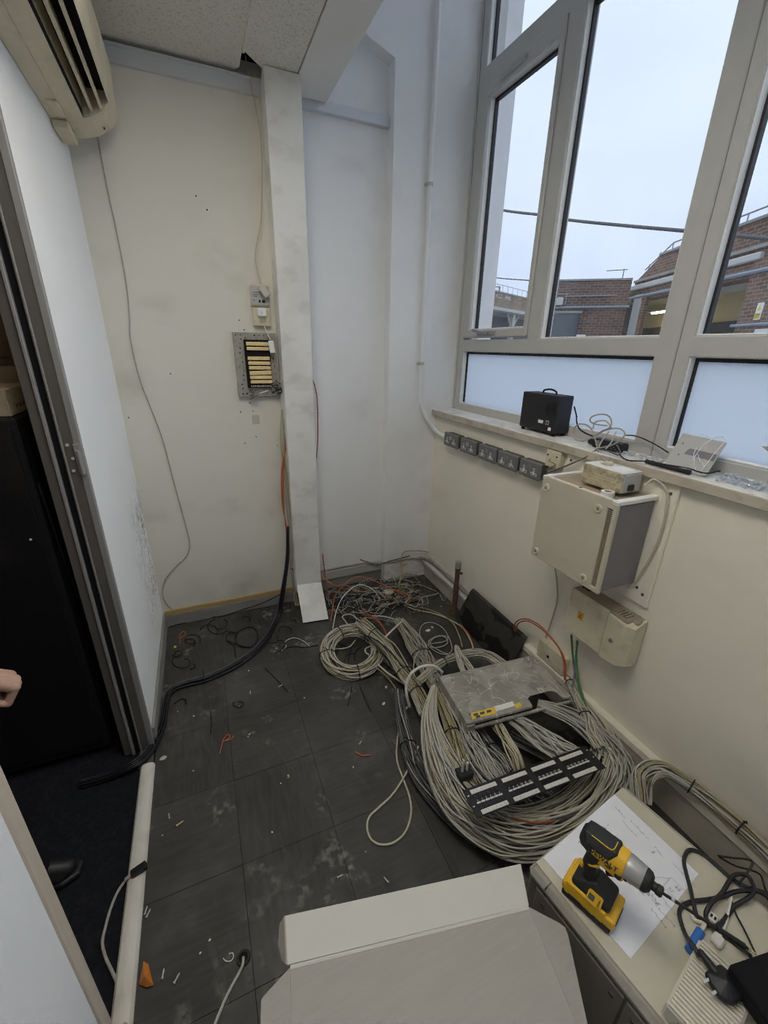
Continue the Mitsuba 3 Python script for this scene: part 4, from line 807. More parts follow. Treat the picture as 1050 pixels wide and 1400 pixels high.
lone('wall_cable', [Y(441, 757, 2.24), Y(443, 775, 2.23), Y(446, 800, 2.2), Y(450, 818, 2.1)], 0.003, 'm_c_red', 'dark red cable coming out under the right edge of the trunking')
lone('wall_cable', [Y(640, 804, 2.0), Y(612, 775, 2.22), Y(596, 760, 2.29), Y(584, 754.5, 2.295), Y(568, 753, 2.29), Y(553, 754.5, 2.27), Y(548, 766, 2.24), Y(549, 784, 2.2), Y(545, 803, 2.12)], 0.0034, 'm_c_olive', 'olive cable looping off the corner skirting down to the tangle')
for i in range(4):
    solo('skirting_cable', cable([(0.56, REC - 0.012 - 0.005 * i, 0.139 + 0.003 * (i % 2)), (0.74, REC - 0.014 - 0.004 * i, 0.143 + 0.004 * (i % 2)), (0.90, REC - 0.012 - 0.005 * i, 0.139), (1.03, 2.312 - 0.003 * i, 0.149), (1.2, 2.308 - 0.003 * i, 0.150), (1.30, 2.29 - 0.006 * i, 0.150)], 0.0030, 6, 6), ['m_c_dark', 'm_c_grey', 'm_c_dark', 'm_c_olive'][i], ['dark grey cable on top of the alcove skirting, closest to the wall', 'pale grey cable on top of the alcove skirting', 'dark grey cable along the front of the alcove skirting top', 'olive cable at the very edge of the alcove skirting top'][i], 'cable')
for i in range(5):
    solo('skirting_cable', cable([(1.25 + 0.01 * i, 2.300, 0.152), (1.318 + 0.004 * i, 2.26, 0.136), (1.330 + 0.003 * (i % 3), 2.10, 0.134), (1.328 + 0.003 * i, 1.90, 0.134 + 0.003 * (i % 2)), (1.334, 1.68, 0.136)], 0.0030, 6, 6), ['m_c_dark', 'm_c_olive', 'm_c_dark', 'm_c_grey', 'm_c_dark'][i], 'cable lying in the gap behind the white ledge of the right skirting', 'cable', 'cables behind the right skirting ledge')
lone('wall_cable', [Y(492, 765, 2.30), Y(515, 772, 2.25), Y(530, 768, 2.29), Y(560, 760, 2.30)], 0.004, 'm_c_dark', 'dark cable sagging over the pilaster skirting')
# tangle in the corner
rng = np.random.default_rng(77)
tg = thing('cable_tangle', 'tangle of thin grey, olive and black wires in the far corner of the floor', 'cable tangle')
for i in range(110):
    cx, cy = rng.uniform(0.62, 1.20), rng.uniform(1.93, 2.24)
    k_ = int(rng.integers(4, 8)); sp = rng.uniform(0.03, 0.14)
    a = rng.uniform(0, 6.28) + np.cumsum(rng.uniform(0.3, 1.3, k_))
    h = rng.uniform(0.004, 0.03) + 0.03 * (1 - abs(cx - 0.85) / 0.35)
    p = np.stack([cx + sp * np.cos(a), cy + 0.75 * sp * np.sin(a), np.clip(h + rng.uniform(-0.02, 0.035, k_), 0.004, 0.11)], 1)
    p[:, 1] = np.minimum(p[:, 1], 2.28); p[:, 0] = np.clip(p[:, 0], 0.59, 1.30)
    obj('wire', cable(p, rng.uniform(0.0016, 0.0032), 7, 5), ['m_c_grey', 'm_c_olive', 'm_c_dark', 'm_c_tan', 'm_c_dark', 'm_c_grey', 'm_c_black', 'm_c_dark'][int(rng.integers(8))], tg, True)
lone('floor_cable', C((455, 860, .02), (460, 835, .05), (470, 815, .08), (488, 800, .10), (505, 803, .10), (516, 812, .06)), 0.0028, 'm_c_white', 'white wire looping up over the ring coil from the tangle')
lone('floor_cable', C((482, 870, .05), (474, 852, .05), (468, 843, .06), (478, 840, .07), (490, 847, .07), (500, 856, .08)), 0.003, 'm_c_cream', 'cream wire loop between the trunking foot and the ring coil')
mat('m_rubble', grimy((0.30, 0.28, 0.24), (0.14, 0.13, 0.11), 30.0, 0.8), 0.9)
rk = trimesh.creation.icosphere(2, 0.03); rk.vertices *= np.array([1.3, 0.9, 0.55]); rk.vertices += 0.006 * (meshkit.noise(rk.vertices * 60)[:, None] - 0.5); rk.apply_translation(fl(530, 810, 0.055))
solo('white_connector', rk, 'm_c_pale', 'pale crumpled connector block sitting on the corner tangle', 'connector')
# cables on the right wall
X = lambda x, y, d: wp(x, y, 0, d)
lone('wall_cable', [X(759, 776, 1.335), X(762, 805, 1.337), X(761, 825, 1.338), X(753, 852, 1.338), X(746, 872, 1.338)], 0.0034, 'm_c_grey', 'grey cable hanging from the wall cabinet to the cream wall plate')
for i in range(2):
    lone('orange_cable', [X(703 + 2 * i, 862 + i, 1.30), X(706 + 3 * i, 850 + 2 * i, 1.29), X(719 + 2 * i, 846 + 3 * i, 1.28), X(735, 853 + 3 * i, 1.28), X(750, 867 + 2 * i, 1.285), X(766 - i, 888, 1.29), X(773 - 2 * i, 908, 1.29), X(773 - i, 930, 1.28)], 0.0032, 'm_c_copper', ['copper orange cable looping up in front of the cream wall plate', 'second copper orange cable just inside the first loop at the wall plate'][i])
lone('green_cable', [X(781, 868, 1.30), X(783, 895, 1.31), X(787, 925, 1.30), X(796, 955, 1.27), X(806, 990, 1.24)], 0.0042, 'm_c_green', 'green earth cable hanging from the cream fuse box')
lone('green_cable', [X(789, 876, 1.30), X(788, 900, 1.305), X(791, 930, 1.29), X(800, 962, 1.26), X(809, 997, 1.235)], 0.0040, 'm_c_green', 'second green cable from the fuse box, crossing behind the first')
lone('blue_cable', [X(790, 877, 1.31), X(787, 900, 1.31), X(785, 925, 1.29), X(782, 940, 1.27)], 0.0036, 'm_c_blue', 'dark blue cable hanging from the fuse box beside the green ones')
lone('wall_cable', [(1.30, 0.868, 1.10), (1.318, 0.85, 1.125), (1.325, 0.81, 1.10), (1.325, 0.797, 1.06), (1.328, 0.792, 0.98), (1.328, 0.800, 0.88), (1.328, 0.830, 0.76), (1.325, 0.85, 0.72)], 0.0038, 'm_c_cream', 'cream flex hanging down the backboard beside the wall cabinet')
# offcuts and ties on the floor near the back wall
rng = np.random.default_rng(5)
offc = [(250, 905, 26), (283, 862, 30), (300, 858, 34), (318, 872, 26), (262, 875, 20), (335, 846, 16), (243, 893, 12), (372, 872, 22), (388, 862, 20), (400, 850, 12), (390, 828, 16), (262, 910, 14), (327, 962, 14), (382, 880, 14), (300, 851, 30), (312, 868, 22), (258, 878, 18)]
for x, y, w in offc:
    a = rng.uniform(0, 6.28)
    q = [fl(x + w * 0.6 * math.cos(a + t) * (0.5 + 0.1 * t), y + 0.4 * w * math.sin(a + t) * (0.5 + 0.1 * t), 0.0045 + 0.004 * (k % 2)) for k, t in enumerate(np.linspace(0, rng.uniform(2.5, 6.5), 7))]
    for p in q: p[1] = min(p[1], 2.29); p[0] = max(p[0], -0.315)
    lone('cable_offcut', q, 0.0022, 'm_c_black', 'black cable offcut curled on the floor near the back wall', 'black cable offcuts on the floor', 'cable offcut', 5)
lone('floor_cable', C((232, 857, .004), (250, 852, .004), (280, 845, .004), (305, 842, .005), (330, 834, .02), (360, 824, .05), (384, 812, .09)), 0.003, 'm_c_black', 'thin black cable running along the foot of the back wall')
lone('floor_cable', C((352, 885, .006), (330, 884, .005), (322, 874, .005), (328, 862, .005), (343, 857, .005), (352, 865, .005), (350, 878, .01), (338, 884, .012), (322, 880, .008), (310, 876, .005), (320, 884, .004), (322, 898, .004)), 0.003, 'm_c_black', 'black cable loop lying against the black bundle on the floor')
lone('floor_cable', C((385, 890, .003), (391, 884, .003), (390, 877, .004), (402, 872, .004), (414, 876, .003), (424, 884, .003)), 0.0018, 'm_c_white', 'thin white wire loop on the floor by the trunking foot')
lone('floor_cable', C((376, 893, .003), (398, 884, .004), (415, 885, .004), (435, 882, .004)), 0.0024, 'm_c_black', 'black wire on the floor between the trunking foot and the ring coil')
# ------------------------------------------------------------------ metal tray and patch panel on the heap
def tray_c(p, n, uv):
    a = fbm(p.x * 9, p.y * 9, 1.0, 3)
    wv = 0.9 * fbm(p.x * 7, p.y * 7, 1.0, 2)
    l1 = (1 - smoothstep(0.0, 0.05, dr.abs(noise(p.x * 26 + 6 * wv, p.y * 9 - 5 * wv, 3.0) - 0.5))) * smoothstep(0.36, 0.58, fbm(p.x * 18, p.y * 18, 8.0, 3))
    l2 = (1 - smoothstep(0.0, 0.05, dr.abs(noise(p.x * 8 - 7 * wv, p.y * 30 + 7 * wv, 6.0) - 0.5))) * smoothstep(0.36, 0.56, fbm(p.x * 15 + 5, p.y * 15, 4.0, 3))
    sp = smoothstep(0.72, 0.8, noise(p.x * 60, p.y * 60, 2.0))
    c = mix((0.36, 0.345, 0.305), (0.20, 0.19, 0.17), a)
    return mix(c, (0.66, 0.65, 0.61), dr.clip(0.6 * l1 + 0.6 * l2 + 0.25 * smoothstep(0.45, 0.7, fbm(p.x * 22, p.y * 22, 9.0, 4)), 0, 0.8))
mat('m_tray', proc(tray_c), 0.55, 0.1)
mat('m_yellow', (0.72, 0.50, 0.06), 0.5)
ZT_ = 0.205
tl, trr = fl(600, 925, ZT_), fl(728, 896, ZT_)
ex = unit(trr - tl); ey = np.array([-ex[1], ex[0], 0.0]); ez = np.array([0, 0, 1.0])
TW, TD = float(np.linalg.norm(trr - tl)), 0.252
mt = thing('metal_tray', 'scratched galvanised metal tray with yellow stickers lying on the cable heap', 'tray')
outl = SP([(0, 0), (0, -TD), (TW, -TD), (TW, 0)])
notch = SP([(0.285, -TD - 0.01), (0.292, -0.212), (0.31, -0.203), (0.405, -0.203), (0.425, -0.214), (0.430, -TD - 0.01)])
holes_ = [SP(np.array([(x + 0.004 * math.cos(t), y + 0.004 * math.sin(t)) for t in np.linspace(0, 6.28, 10)[:-1]])) for x, y in ((0.045, -0.035), (0.03, -0.215), (0.40, -0.18), (0.43, -0.03))]
pl_ = outl.difference(notch)
for h_ in holes_: pl_ = pl_.difference(h_)
top = trimesh.creation.extrude_polygon(pl_, 0.0022, engine='earcut')
F_ = lambda m: frame(m, tl - ez * 0.0022, ex, ey, ez)
obj('top_plate', F_(top), 'm_tray', mt)
obj('side_plate', F_(bx(0, 0.0022, -TD, 0, -0.042, 0.001)), 'm_tray', mt)
obj('side_plate', F_(bx(TW - 0.0022, TW, -TD, 0, -0.042, 0.001)), 'm_tray', mt)
obj('back_plate', F_(bx(0, TW, -0.0022, 0, -0.042, 0.001)), 'm_tray', mt)
obj('front_lip', F_(cat_(bx(0.0, 0.285, -TD, -TD + 0.002, -0.008, 0.001), bx(0.43, TW, -TD, -TD + 0.002, -0.008, 0.001), bx(0.0, TW, -TD - 0.006, -TD + 0.004, -0.030, -0.022), bx(-0.002, 0.03, -TD - 0.006, -TD, -0.045, -0.008))), 'm_tray', mt)
def patch(name, pts, z, m, par, t=0.0004):
    return obj(name, slab([fl(x, y, z) for x, y in pts], t), m, par)
y1 = patch('yellow_label', ((643, 975), (676, 966.5), (679, 975), (646, 983.5)), ZT_ + 0.0006, 'm_yellow', mt)
obj('print', cat_(*[slab([fl(x, y, ZT_ + 0.0012) for x, y in ((a, b), (a + 6, b - 1.6), (a + 7, b + 1.4), (a + 1, b + 3))], 0.0002) for a, b in ((647, 976), (656, 974), (665, 971.5), (650, 979))]), 'm_socket_side', y1)
patch('white_label', ((674, 966.5), (701, 958.5), (704, 965), (677, 973)), ZT_ + 0.0005, 'm_white', mt)
patch('yellow_label', ((703, 962.5), (711, 960), (714, 966), (706, 968.5)), ZT_ + 0.0006, 'm_yellow', mt)
ZP = 0.212
pl0, pr0 = fl(633, 1083, ZP), fl(803, 1021, ZP)
ex = unit(pr0 - pl0); ey = np.array([-ex[1], ex[0], 0.0]); PW = float(np.linalg.norm(pr0 - pl0)); PH = 0.083
FP = lambda m: frame(m, pl0, ex, ey, ez)
pp_ = thing('patch_panel', 'black patch panel with white label strips and numbered ports lying on the cable heap', 'patch panel')
sx = PW / 0.483
obj('plate', FP(bx(0, PW, -PH, 0, -0.003, 0.0, 0.001)), 'm_black', pp_)
obj('rear_frame', FP(cat_(bx(0.02, PW - 0.02, -PH + 0.006, -0.006, -0.012, -0.003), bx(0.01, PW - 0.005, -0.004, 0.006, -0.018, 0.0))), 'm_black_gloss', pp_)
for g in range(4):
    u0 = (0.021 + 0.1125 * g) * sx; w_ = 0.091 * sx
    for va, vb in ((0.003, 0.0165), (PH - 0.0165, PH - 0.003)):
        ls_ = obj('label_strip', FP(bx(u0, u0 + w_, -vb, -va, 0, 0.0022, 0.0006)), 'm_c_white', pp_)
        obj('mark', FP(cat_([bx(u0 + 0.008 + 0.0145 * i, u0 + 0.011 + 0.0145 * i, -(va + vb) / 2 - 0.0006, -(va + vb) / 2 + 0.0006, 0.0021, 0.0025) for i in range(6)])), 'm_panel_grey', ls_)
    obj('number_strip', FP(cat_([bx(u0 + w_ * i / 6 + 0.0012, u0 + w_ * (i + 1) / 6 - 0.0012, -0.0475, -0.0425, 0, 0.0012) for i in range(6)])), 'm_c_white', pp_)
    num = []
    for i in range(6):
        m_ = text(str(g * 6 + i + 1), 0.0050, 0.0005, True); m_.apply_translation((u0 + w_ * (i + 0.5) / 6, -0.0375, 0.0003)); num.append(m_)
    obj('port_numbers', FP(cat_(num)), 'm_c_white', pp_)
    for va in (0.0190, 0.0500):
        for i in range(6):
            uu = u0 + w_ * i / 6 + 0.0012
            obj('port', FP(cat_(bx(uu, uu + w_ / 6 - 0.0024, -va - 0.0145, -va, 0.0, 0.0016, 0.0005), bx(uu + 0.002, uu + w_ / 6 - 0.0044, -va - 0.011, -va - 0.003, 0.0014, 0.0019))), 'm_black_gloss', pp_)
for q_ in ((0.006, 0.013, -0.018, -0.015), (0.006, 0.012, -0.052, -0.049), (PW - 0.014, PW - 0.009, -0.012, -0.009), (PW - 0.013, PW - 0.009, -0.04, -0.036)):
    obj('end_mark', FP(bx(*q_, 0, 0.0006)), 'm_c_white', pp_)
sb = thing('cable_bracket', 'black bracket with pale prongs sticking out of the cables left of the patch panel', 'bracket')
b0 = fl(634, 1062, 0.13)
obj('base', frame(bx(-0.028, 0.028, -0.02, 0.02, 0, 0.03, 0.004), b0, ex, ey, ez), 'm_black', sb)
obj('prong', frame(bx(-0.012, -0.006, -0.004, 0.004, 0.02, 0.085, 0.001), b0, ex, ey, ez), 'm_c_white', sb)
obj('prong', frame(bx(0.006, 0.012, -0.004, 0.004, 0.02, 0.065, 0.001), b0, ex, ey, ez), 'm_c_white', sb)
# ------------------------------------------------------------------ low cabinet, paper, driver
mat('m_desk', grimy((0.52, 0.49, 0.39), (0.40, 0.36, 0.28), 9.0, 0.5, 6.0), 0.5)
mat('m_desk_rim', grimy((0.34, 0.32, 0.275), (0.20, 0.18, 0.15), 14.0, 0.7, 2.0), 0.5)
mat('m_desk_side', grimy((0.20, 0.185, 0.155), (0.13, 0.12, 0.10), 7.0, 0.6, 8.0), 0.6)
ZD = 0.35
nl, fr_ = fl(722, 1183, ZD), fl(855, 1070, ZD)
dx = unit(fr_ - nl); dy = np.array([-dx[1], dx[0], 0.0]); DW = float(np.linalg.norm(fr_ - nl))
FD = lambda m: frame(m, np.array([nl[0], nl[1], 0]), dx, dy, ez)
lc = thing('low_cabinet', 'low cream metal cabinet in the bottom right corner with papers and a driver on top', 'cabinet')
obj('body', FD(bx(0.006, DW - 0.004, -0.60, -0.004, 0.02, ZD - 0.028, 0.006)), 'm_desk_side', lc)
obj('top_rim', FD(bx(0, DW, -0.61, 0, ZD - 0.030, ZD - 0.004, 0.010)), 'm_desk_rim', lc)
obj('top_sheet', FD(cat_(prism([(0.020, -0.60), (0.016, -0.20), (0.022, -0.006), (DW - 0.020, -0.004), (DW - 0.018, -0.60)], 0.004).apply_translation((0, 0, ZD - 0.004)))), 'm_desk', lc)
obj('side_panel', FD(bx(0.001, 0.007, -0.245, -0.030, 0.03, ZD - 0.036, 0.002)), 'm_desk_side', lc)
obj('side_panel', FD(bx(0.001, 0.007, -0.58, -0.250, 0.03, ZD - 0.036, 0.002)), 'm_desk_side', lc)
for y, z in ((-0.055, 0.285), (-0.225, 0.285), (-0.27, 0.285), (-0.225, 0.06)):
    obj('screw', FD(place(trimesh.creation.cylinder(0.005, 0.004, sections=10), (0.0, y, z), rot(90, (0, 1, 0)))), 'm_socket_side', lc)
obj('corner_joint', FD(bx(0.0005, 0.03, -0.052, -0.050, ZD - 0.0295, ZD - 0.0035)), 'm_socket_side', lc)
obj('foot', FD(cat_(bx(0.01, 0.05, -0.05, -0.01, 0, 0.022), bx(DW - 0.05, DW - 0.01, -0.05, -0.01, 0, 0.022), bx(0.01, 0.05, -0.59, -0.55, 0, 0.022), bx(DW - 0.05, DW - 0.01, -0.59, -0.55, 0, 0.022))), 'm_socket_side', lc)
mat('m_paper', (0.74, 0.75, 0.80), 0.7)
mat('m_pen', (0.30, 0.31, 0.38), 0.6)
mat('m_pen_dark', (0.12, 0.12, 0.16), 0.6)
pa = thing('paper_sheet', 'white sheet of paper with handwritten notes under the yellow driver', 'paper')
pq = [fl(*q, ZD + 0.0008) for q in ((840, 1086), (955, 1195), (862, 1311), (743, 1173))]
obj('sheet', slab(pq[::-1], 0.0005) if np.cross(pq[1] - pq[0], pq[3] - pq[0])[2] < 0 else slab(pq, 0.0005), 'm_paper', pa)
ux, uy = unit(pq[1] - pq[0]), unit(pq[3] - pq[0])           # ux along the long side, uy along the short one
def on_paper(a, b): return pq[0] + ux * a + uy * b + ez * 0.0011
def note(s, a, b, h, ax=1, dark=False):
    m_ = text(s, h, 0.0003)
    e1 = ux if ax else -uy
    e2 = np.cross(ez, e1)
    obj('handwriting', frame(m_, on_paper(a, b), e1, e2, ez), 'm_pen_dark' if dark else 'm_pen', pa)
rng = np.random.default_rng(9)
def scribble(a0, b0, a1, b1, amp, n):
    t = np.linspace(0, 1, n)
    p = np.array([on_paper(a0 + (a1 - a0) * q + amp * 0.5 * math.sin(23 * q * n / 30 + 1), b0 + (b1 - b0) * q + amp * (rng.random() - 0.5)) for q in t])
    obj('handwriting', tube(p, 0.00035, 4), 'm_pen', pa)
for a0, a1, b in ((0.02, 0.05, 0.030), (0.06, 0.11, 0.028), (0.13, 0.15, 0.035), (0.17, 0.23, 0.032), (0.05, 0.09, 0.048), (0.24, 0.265, 0.045)):
    scribble(a0, b, a1, b + 0.003, 0.006, 26)
note('2', 0.135, 0.050, 0.008, 1, True)
for s, a, b in (('12', 0.028, 0.188), ('-', 0.032, 0.165), ('9', 0.034, 0.145), ('-', 0.036, 0.128), ('4', 0.037, 0.108), ('-', 0.038, 0.092)):
    note(s, a, b, 0.012, 0)
note('62', 0.205, 0.075, 0.007, 1, True); note('52', 0.198, 0.092, 0.006); note('64', 0.226, 0.092, 0.007, 1, True)
for seg in (((0.185, 0.066), (0.235, 0.066)), ((0.185, 0.066), (0.185, 0.104)), ((0.185, 0.104), (0.24, 0.104)), ((0.19, 0.100), (0.24, 0.100)), ((0.165, 0.10), (0.185, 0.07))):
    obj('ruled_line', tube(np.array([on_paper(*seg[0]), on_paper(*seg[1])]), 0.0003, 4), 'm_pen', pa)
for a0, a1, b in ((0.16, 0.23, 0.125), (0.17, 0.20, 0.140), (0.18, 0.24, 0.150), (0.15, 0.17, 0.155), (0.19, 0.23, 0.168)):
    scribble(a0, b, a1, b + 0.004, 0.007, 30)
note('64', 0.172, 0.147, 0.008, 1, True); note('n', 0.195, 0.147, 0.007, 1, True)
# impact driver standing on its battery
mat('m_dw_yellow', (0.72, 0.42, 0.02), 0.45)
mat('m_dw_black', (0.014, 0.014, 0.015), 0.55)
mat('m_dw_silver', (0.42, 0.41, 0.39), 0.42, 0.6)
e0, e1_ = fl(768, 1222, ZD), fl(832, 1281, ZD)
gx = unit(e1_ - e0); gy = np.cross(ez, gx)
G0 = (e0 + e1_) / 2 + gy * 0.0355 + ez * 0.0015
FG = lambda m: frame(m, G0, gx, gy, ez)
im = thing('impact_driver', 'yellow and black cordless impact driver with a long bit standing on the paper', 'impact driver')
import manifold3d as m3
def hull(pts):
    """rounded hull of spheres (x, y, z, r)"""
    v = np.vstack([trimesh.creation.icosphere(2, r).vertices + np.array([x, y, z]) for x, y, z, r in pts])
    return trimesh.convex.convex_hull(v)
HX = 0.013                                                   # handle and head sit a little forward of the battery's middle
bt = obj('battery', FG(cat_(hull([(x, y, z, 0.006) for x in (-0.052, 0.048) for y in (-0.029, 0.029) for z in (0.022, 0.036)]), hull([(x, y, z, 0.005) for x in (-0.046, 0.030) for y in (-0.031, 0.031) for z in (0.018, 0.046)]))), 'm_dw_yellow', im, 30)
obj('base', FG(hull([(x, y, z, 0.004) for x in (-0.050, 0.046) for y in (-0.0315, 0.0315) for z in (0.004, 0.013)])), 'm_dw_black', bt, 30)
obj('grip_panel', FG(cat_(bx(0.036, 0.0555, -0.022, 0.022, 0.014, 0.036, 0.004), bx(-0.040, -0.012, -0.0375, -0.030, 0.012, 0.022, 0.002), bx(0.012, 0.036, -0.0375, -0.030, 0.010, 0.020, 0.002))), 'm_dw_black', bt)
obj('lettering', frame(text('DEWALT', 0.0065, 0.0008, True), G0 + gx * 0.0 + gy * -0.0372 + ez * 0.0185, gx, unit(ez), np.cross(gx, ez)), 'm_dw_black', bt)
obj('foot', FG(cat_(hull([(x, y, z, 0.009) for x in (-0.034, 0.030) for y in (-0.022, 0.022) for z in (0.052, 0.058)] + [(0.0, y, 0.078, 0.009) for y in (-0.014, 0.014)]))), 'm_dw_black', im, 30)
hdl = obj('handle', FG(cat_(hull([(-0.012, y, 0.066, 0.015) for y in (-0.006, 0.006)] + [(-0.022, y, 0.112, 0.0145) for y in (-0.005, 0.005)]), hull([(-0.022, y, 0.112, 0.0148) for y in (-0.005, 0.005)] + [(-0.016, y, 0.160, 0.016) for y in (-0.006, 0.006)]))), 'm_dw_black', im, 30)
obj('grip_inlay', FG(cat_(hull([(-0.034, -0.012, 0.098, 0.0045), (-0.033, -0.012, 0.108, 0.0045)]), hull([(-0.020, -0.0185, 0.126, 0.0035), (-0.006, -0.0170, 0.136, 0.0035)]))), 'm_dw_yellow', hdl, 30)
bd = obj('badge', frame(prism(rrect(0.030, 0.026, 0.005), 0.0022), G0 + gx * 0.008 + gy * -0.0310 + ez * 0.0620, gx, unit(ez * 0.9 + gy * 0.45), unit(np.cross(gx, unit(ez * 0.9 + gy * 0.45)))), 'm_dw_yellow', im)
obj('screen', frame(prism(rrect(0.012, 0.012, 0.002), 0.0012), G0 + gx * 0.002 + gy * -0.0328 + ez * 0.0626, gx, unit(ez * 0.9 + gy * 0.45), unit(np.cross(gx, unit(ez * 0.9 + gy * 0.45)))), 'm_c_dark', bd)
obj('lettering', frame(text('DEWALT', 0.0035, 0.0008, True), G0 + gx * 0.0175 + gy * -0.0328 + ez * 0.0626, unit(ez * 0.9 + gy * 0.45), -gx, unit(np.cross(gx, unit(ez * 0.9 + gy * 0.45)))), 'm_dw_black', bd)
ZA = 0.178
HS = 0.90
def turned(prof, n=28):
    """profile of (radius, x) turned about the driver's head axis"""
    m_ = lathe([(r * HS, x * HS) for r, x in prof], n)
    return FG(frame(m_, np.array([HX, 0, ZA]), np.array([0, 1.0, 0]), np.array([0, 0, 1.0]), np.array([1.0, 0, 0])))
hd = obj('motor_housing', turned([(0, -0.060), (0.022, -0.060), (0.0285, -0.050), (0.030, -0.03), (0.030, 0.020), (0.0285, 0.026), (0, 0.026)]), 'm_dw_yellow', im, 30)
obj('rear_cap', turned([(0, -0.073), (0.018, -0.073), (0.0265, -0.066), (0.0312, -0.050), (0.0318, -0.042), (0.030, -0.040), (0, -0.040)]), 'm_dw_black', hd, 30)
tc = hull([(HX + x * HS, y * HS, ZA + z * HS, 0.0063) for x, y, z in ((-0.060, -0.014, 0.023), (-0.060, 0.014, 0.023), (0.000, -0.015, 0.0265), (0.000, 0.015, 0.0265), (-0.008, -0.0245, 0.014), (-0.008, 0.0245, 0.014), (-0.052, -0.0245, 0.012), (-0.052, 0.0245, 0.012))])
tcp = obj('top_cover', FG(tc), 'm_dw_black', hd, 30)
obj('trim_line', FG(cable([(HX - 0.045, -0.0175, ZA + 0.0285), (HX - 0.012, -0.0180, ZA + 0.0295), (HX - 0.003, -0.013, ZA + 0.0305), (HX - 0.002, 0.008, ZA + 0.0306)], 0.0010, 6, 5)), 'm_dw_yellow', tcp)
obj('vent', FG(cat_([bx(HX - 0.046 + 0.004 * i, HX - 0.044 + 0.004 * i, -0.0275, -0.0240, ZA - 0.006, ZA + 0.006) for i in range(3)])), 'm_dw_black', hd)
obj('lettering', frame(text('DEWALT', 0.0095, 0.0012, True), G0 + gx * (HX - 0.012) - gy * 0.0262 + ez * (ZA + 0.002), gx, unit(ez * 0.97 + gy * 0.2), unit(np.cross(gx, ez))), 'm_dw_black', hd)
obj('lettering', frame(text('XR', 0.0065, 0.0012, True), G0 + gx * (HX - 0.002) - gy * 0.0250 + ez * (ZA - 0.010), gx, ez, unit(np.cross(gx, ez))), 'm_dw_black', hd)
obj('gear_case', turned([(0.0275, 0.026), (0.0288, 0.029), (0.0280, 0.040), (0.0272, 0.043), (0.0262, 0.058), (0.0235, 0.064), (0, 0.064)]), 'm_dw_silver', im, 30)
obj('nose_ring', turned([(0.0245, 0.060), (0.0252, 0.064), (0.0232, 0.072), (0.0165, 0.078), (0.012, 0.079), (0, 0.079)]), 'm_dw_black', im, 30)
obj('collet', turned([(0.0095, 0.078), (0.0095, 0.086), (0.0115, 0.088), (0.0115, 0.096), (0.0085, 0.099), (0, 0.099)]), 'm_dw_black', im, 30)
obj('trigger_mount', FG(hull([(HX + x, y, z, 0.008) for x in (-0.020, 0.020) for y in (-0.010, 0.010) for z in (0.148, 0.154)])), 'm_dw_yellow', im, 30)
obj('trigger', FG(hull([(HX + 0.014, -0.005, 0.140, 0.006), (HX + 0.014, 0.005, 0.140, 0.006), (HX + 0.000, 0, 0.120, 0.006)])), 'm_dw_black', im, 30)
obj('mode_button', FG(cat_(bx(HX + 0.012, HX + 0.024, -0.0250, -0.017, ZA - 0.026, ZA - 0.014, 0.003), bx(HX + 0.027, HX + 0.035, -0.026, -0.018, ZA - 0.014, ZA - 0.006, 0.003))), 'm_dw_black', im)
obj('lamp', FG(bx(HX + 0.034, HX + 0.042, -0.008, 0.008, ZA - 0.034, ZA - 0.026, 0.002)), 'm_dw_black', im)
tipz = 0.0
ba = G0 + gx * (HX + 0.087) + ez * ZA
tip = fl(1026, 1299, 0.46)
bdv = unit(tip - ba); BLN = float(np.linalg.norm(tip - ba))
bi = obj('bit_shaft', rod(ba, ba + bdv * BLN * 0.99, 0.0030, 12), 'm_black_gloss', im)
obj('sleeve', rod(ba + bdv * BLN * 0.62, ba + bdv * BLN * 0.93, 0.0052, 14), 'm_black_gloss', bi)
obj('bit_tip', along(trimesh.creation.cone(0.0035, 0.02, sections=8), ba + bdv * BLN * 0.97, bdv), 'm_brass', bi)
obj('bit_marking', rod(ba + bdv * BLN * 0.10, ba + bdv * BLN * 0.14, 0.0032, 12), 'm_trim_metal', bi)
# power lead, plug, ribbed unit, adaptor, blue connector on the cabinet
zc = ZD + 0.0055
lead = [(955, 1305), (948, 1293), (937, 1277), (929, 1252), (932, 1240), (945, 1233), (968, 1230), (987, 1226), (1006, 1219), (1027, 1218), (1043, 1222), (1058, 1236)]
zz_ = [0.41, 0.39, zc, zc, zc, zc, zc, zc, zc + 0.01, zc + 0.01, zc, zc]
lone('power_lead', C(*[(x, y, z) for (x, y), z in zip(lead, zz_)]), 0.0044, 'm_c_black', 'black power lead running from the plug on the low cabinet', cat='power lead')
l2 = [(1058, 1226, zc), (1042, 1219, zc), (1021, 1213, zc + .006), (1000, 1201, zc), (983, 1186, zc), (964, 1170, zc), (951, 1163, zc), (941, 1163, zc), (935, 1176, zc), (938, 1193, zc), (944, 1216, zc), (948, 1235, zc + .006), (953, 1252, zc), (965, 1264, zc), (980, 1266, zc + .008), (991, 1257, zc), (1003, 1240, zc), (1024, 1227, zc + .01), (1031, 1215, zc + .012), (1023, 1198, zc + .01), (1009, 1195, zc + .01), (999, 1202, zc + .01), (987, 1221, zc + .012), (972, 1236, zc + .012), (965, 1250, zc + .006), (970, 1264, zc + .006), (990, 1279, zc), (1009, 1293, zc), (1026, 1307, zc + .02)]
lone('power_lead', C(*l2), 0.0044, 'm_c_black', 'black power lead in loose loops on the right of the low cabinet', cat='power lead')
lone('thin_cable', C((996, 1221, zc), (1000, 1232, zc), (1006, 1249, zc), (1019, 1274, zc), (1033, 1304, zc + .02)), 0.0020, 'm_c_black', 'thin black cable running straight to the black adaptor', cat='cable')
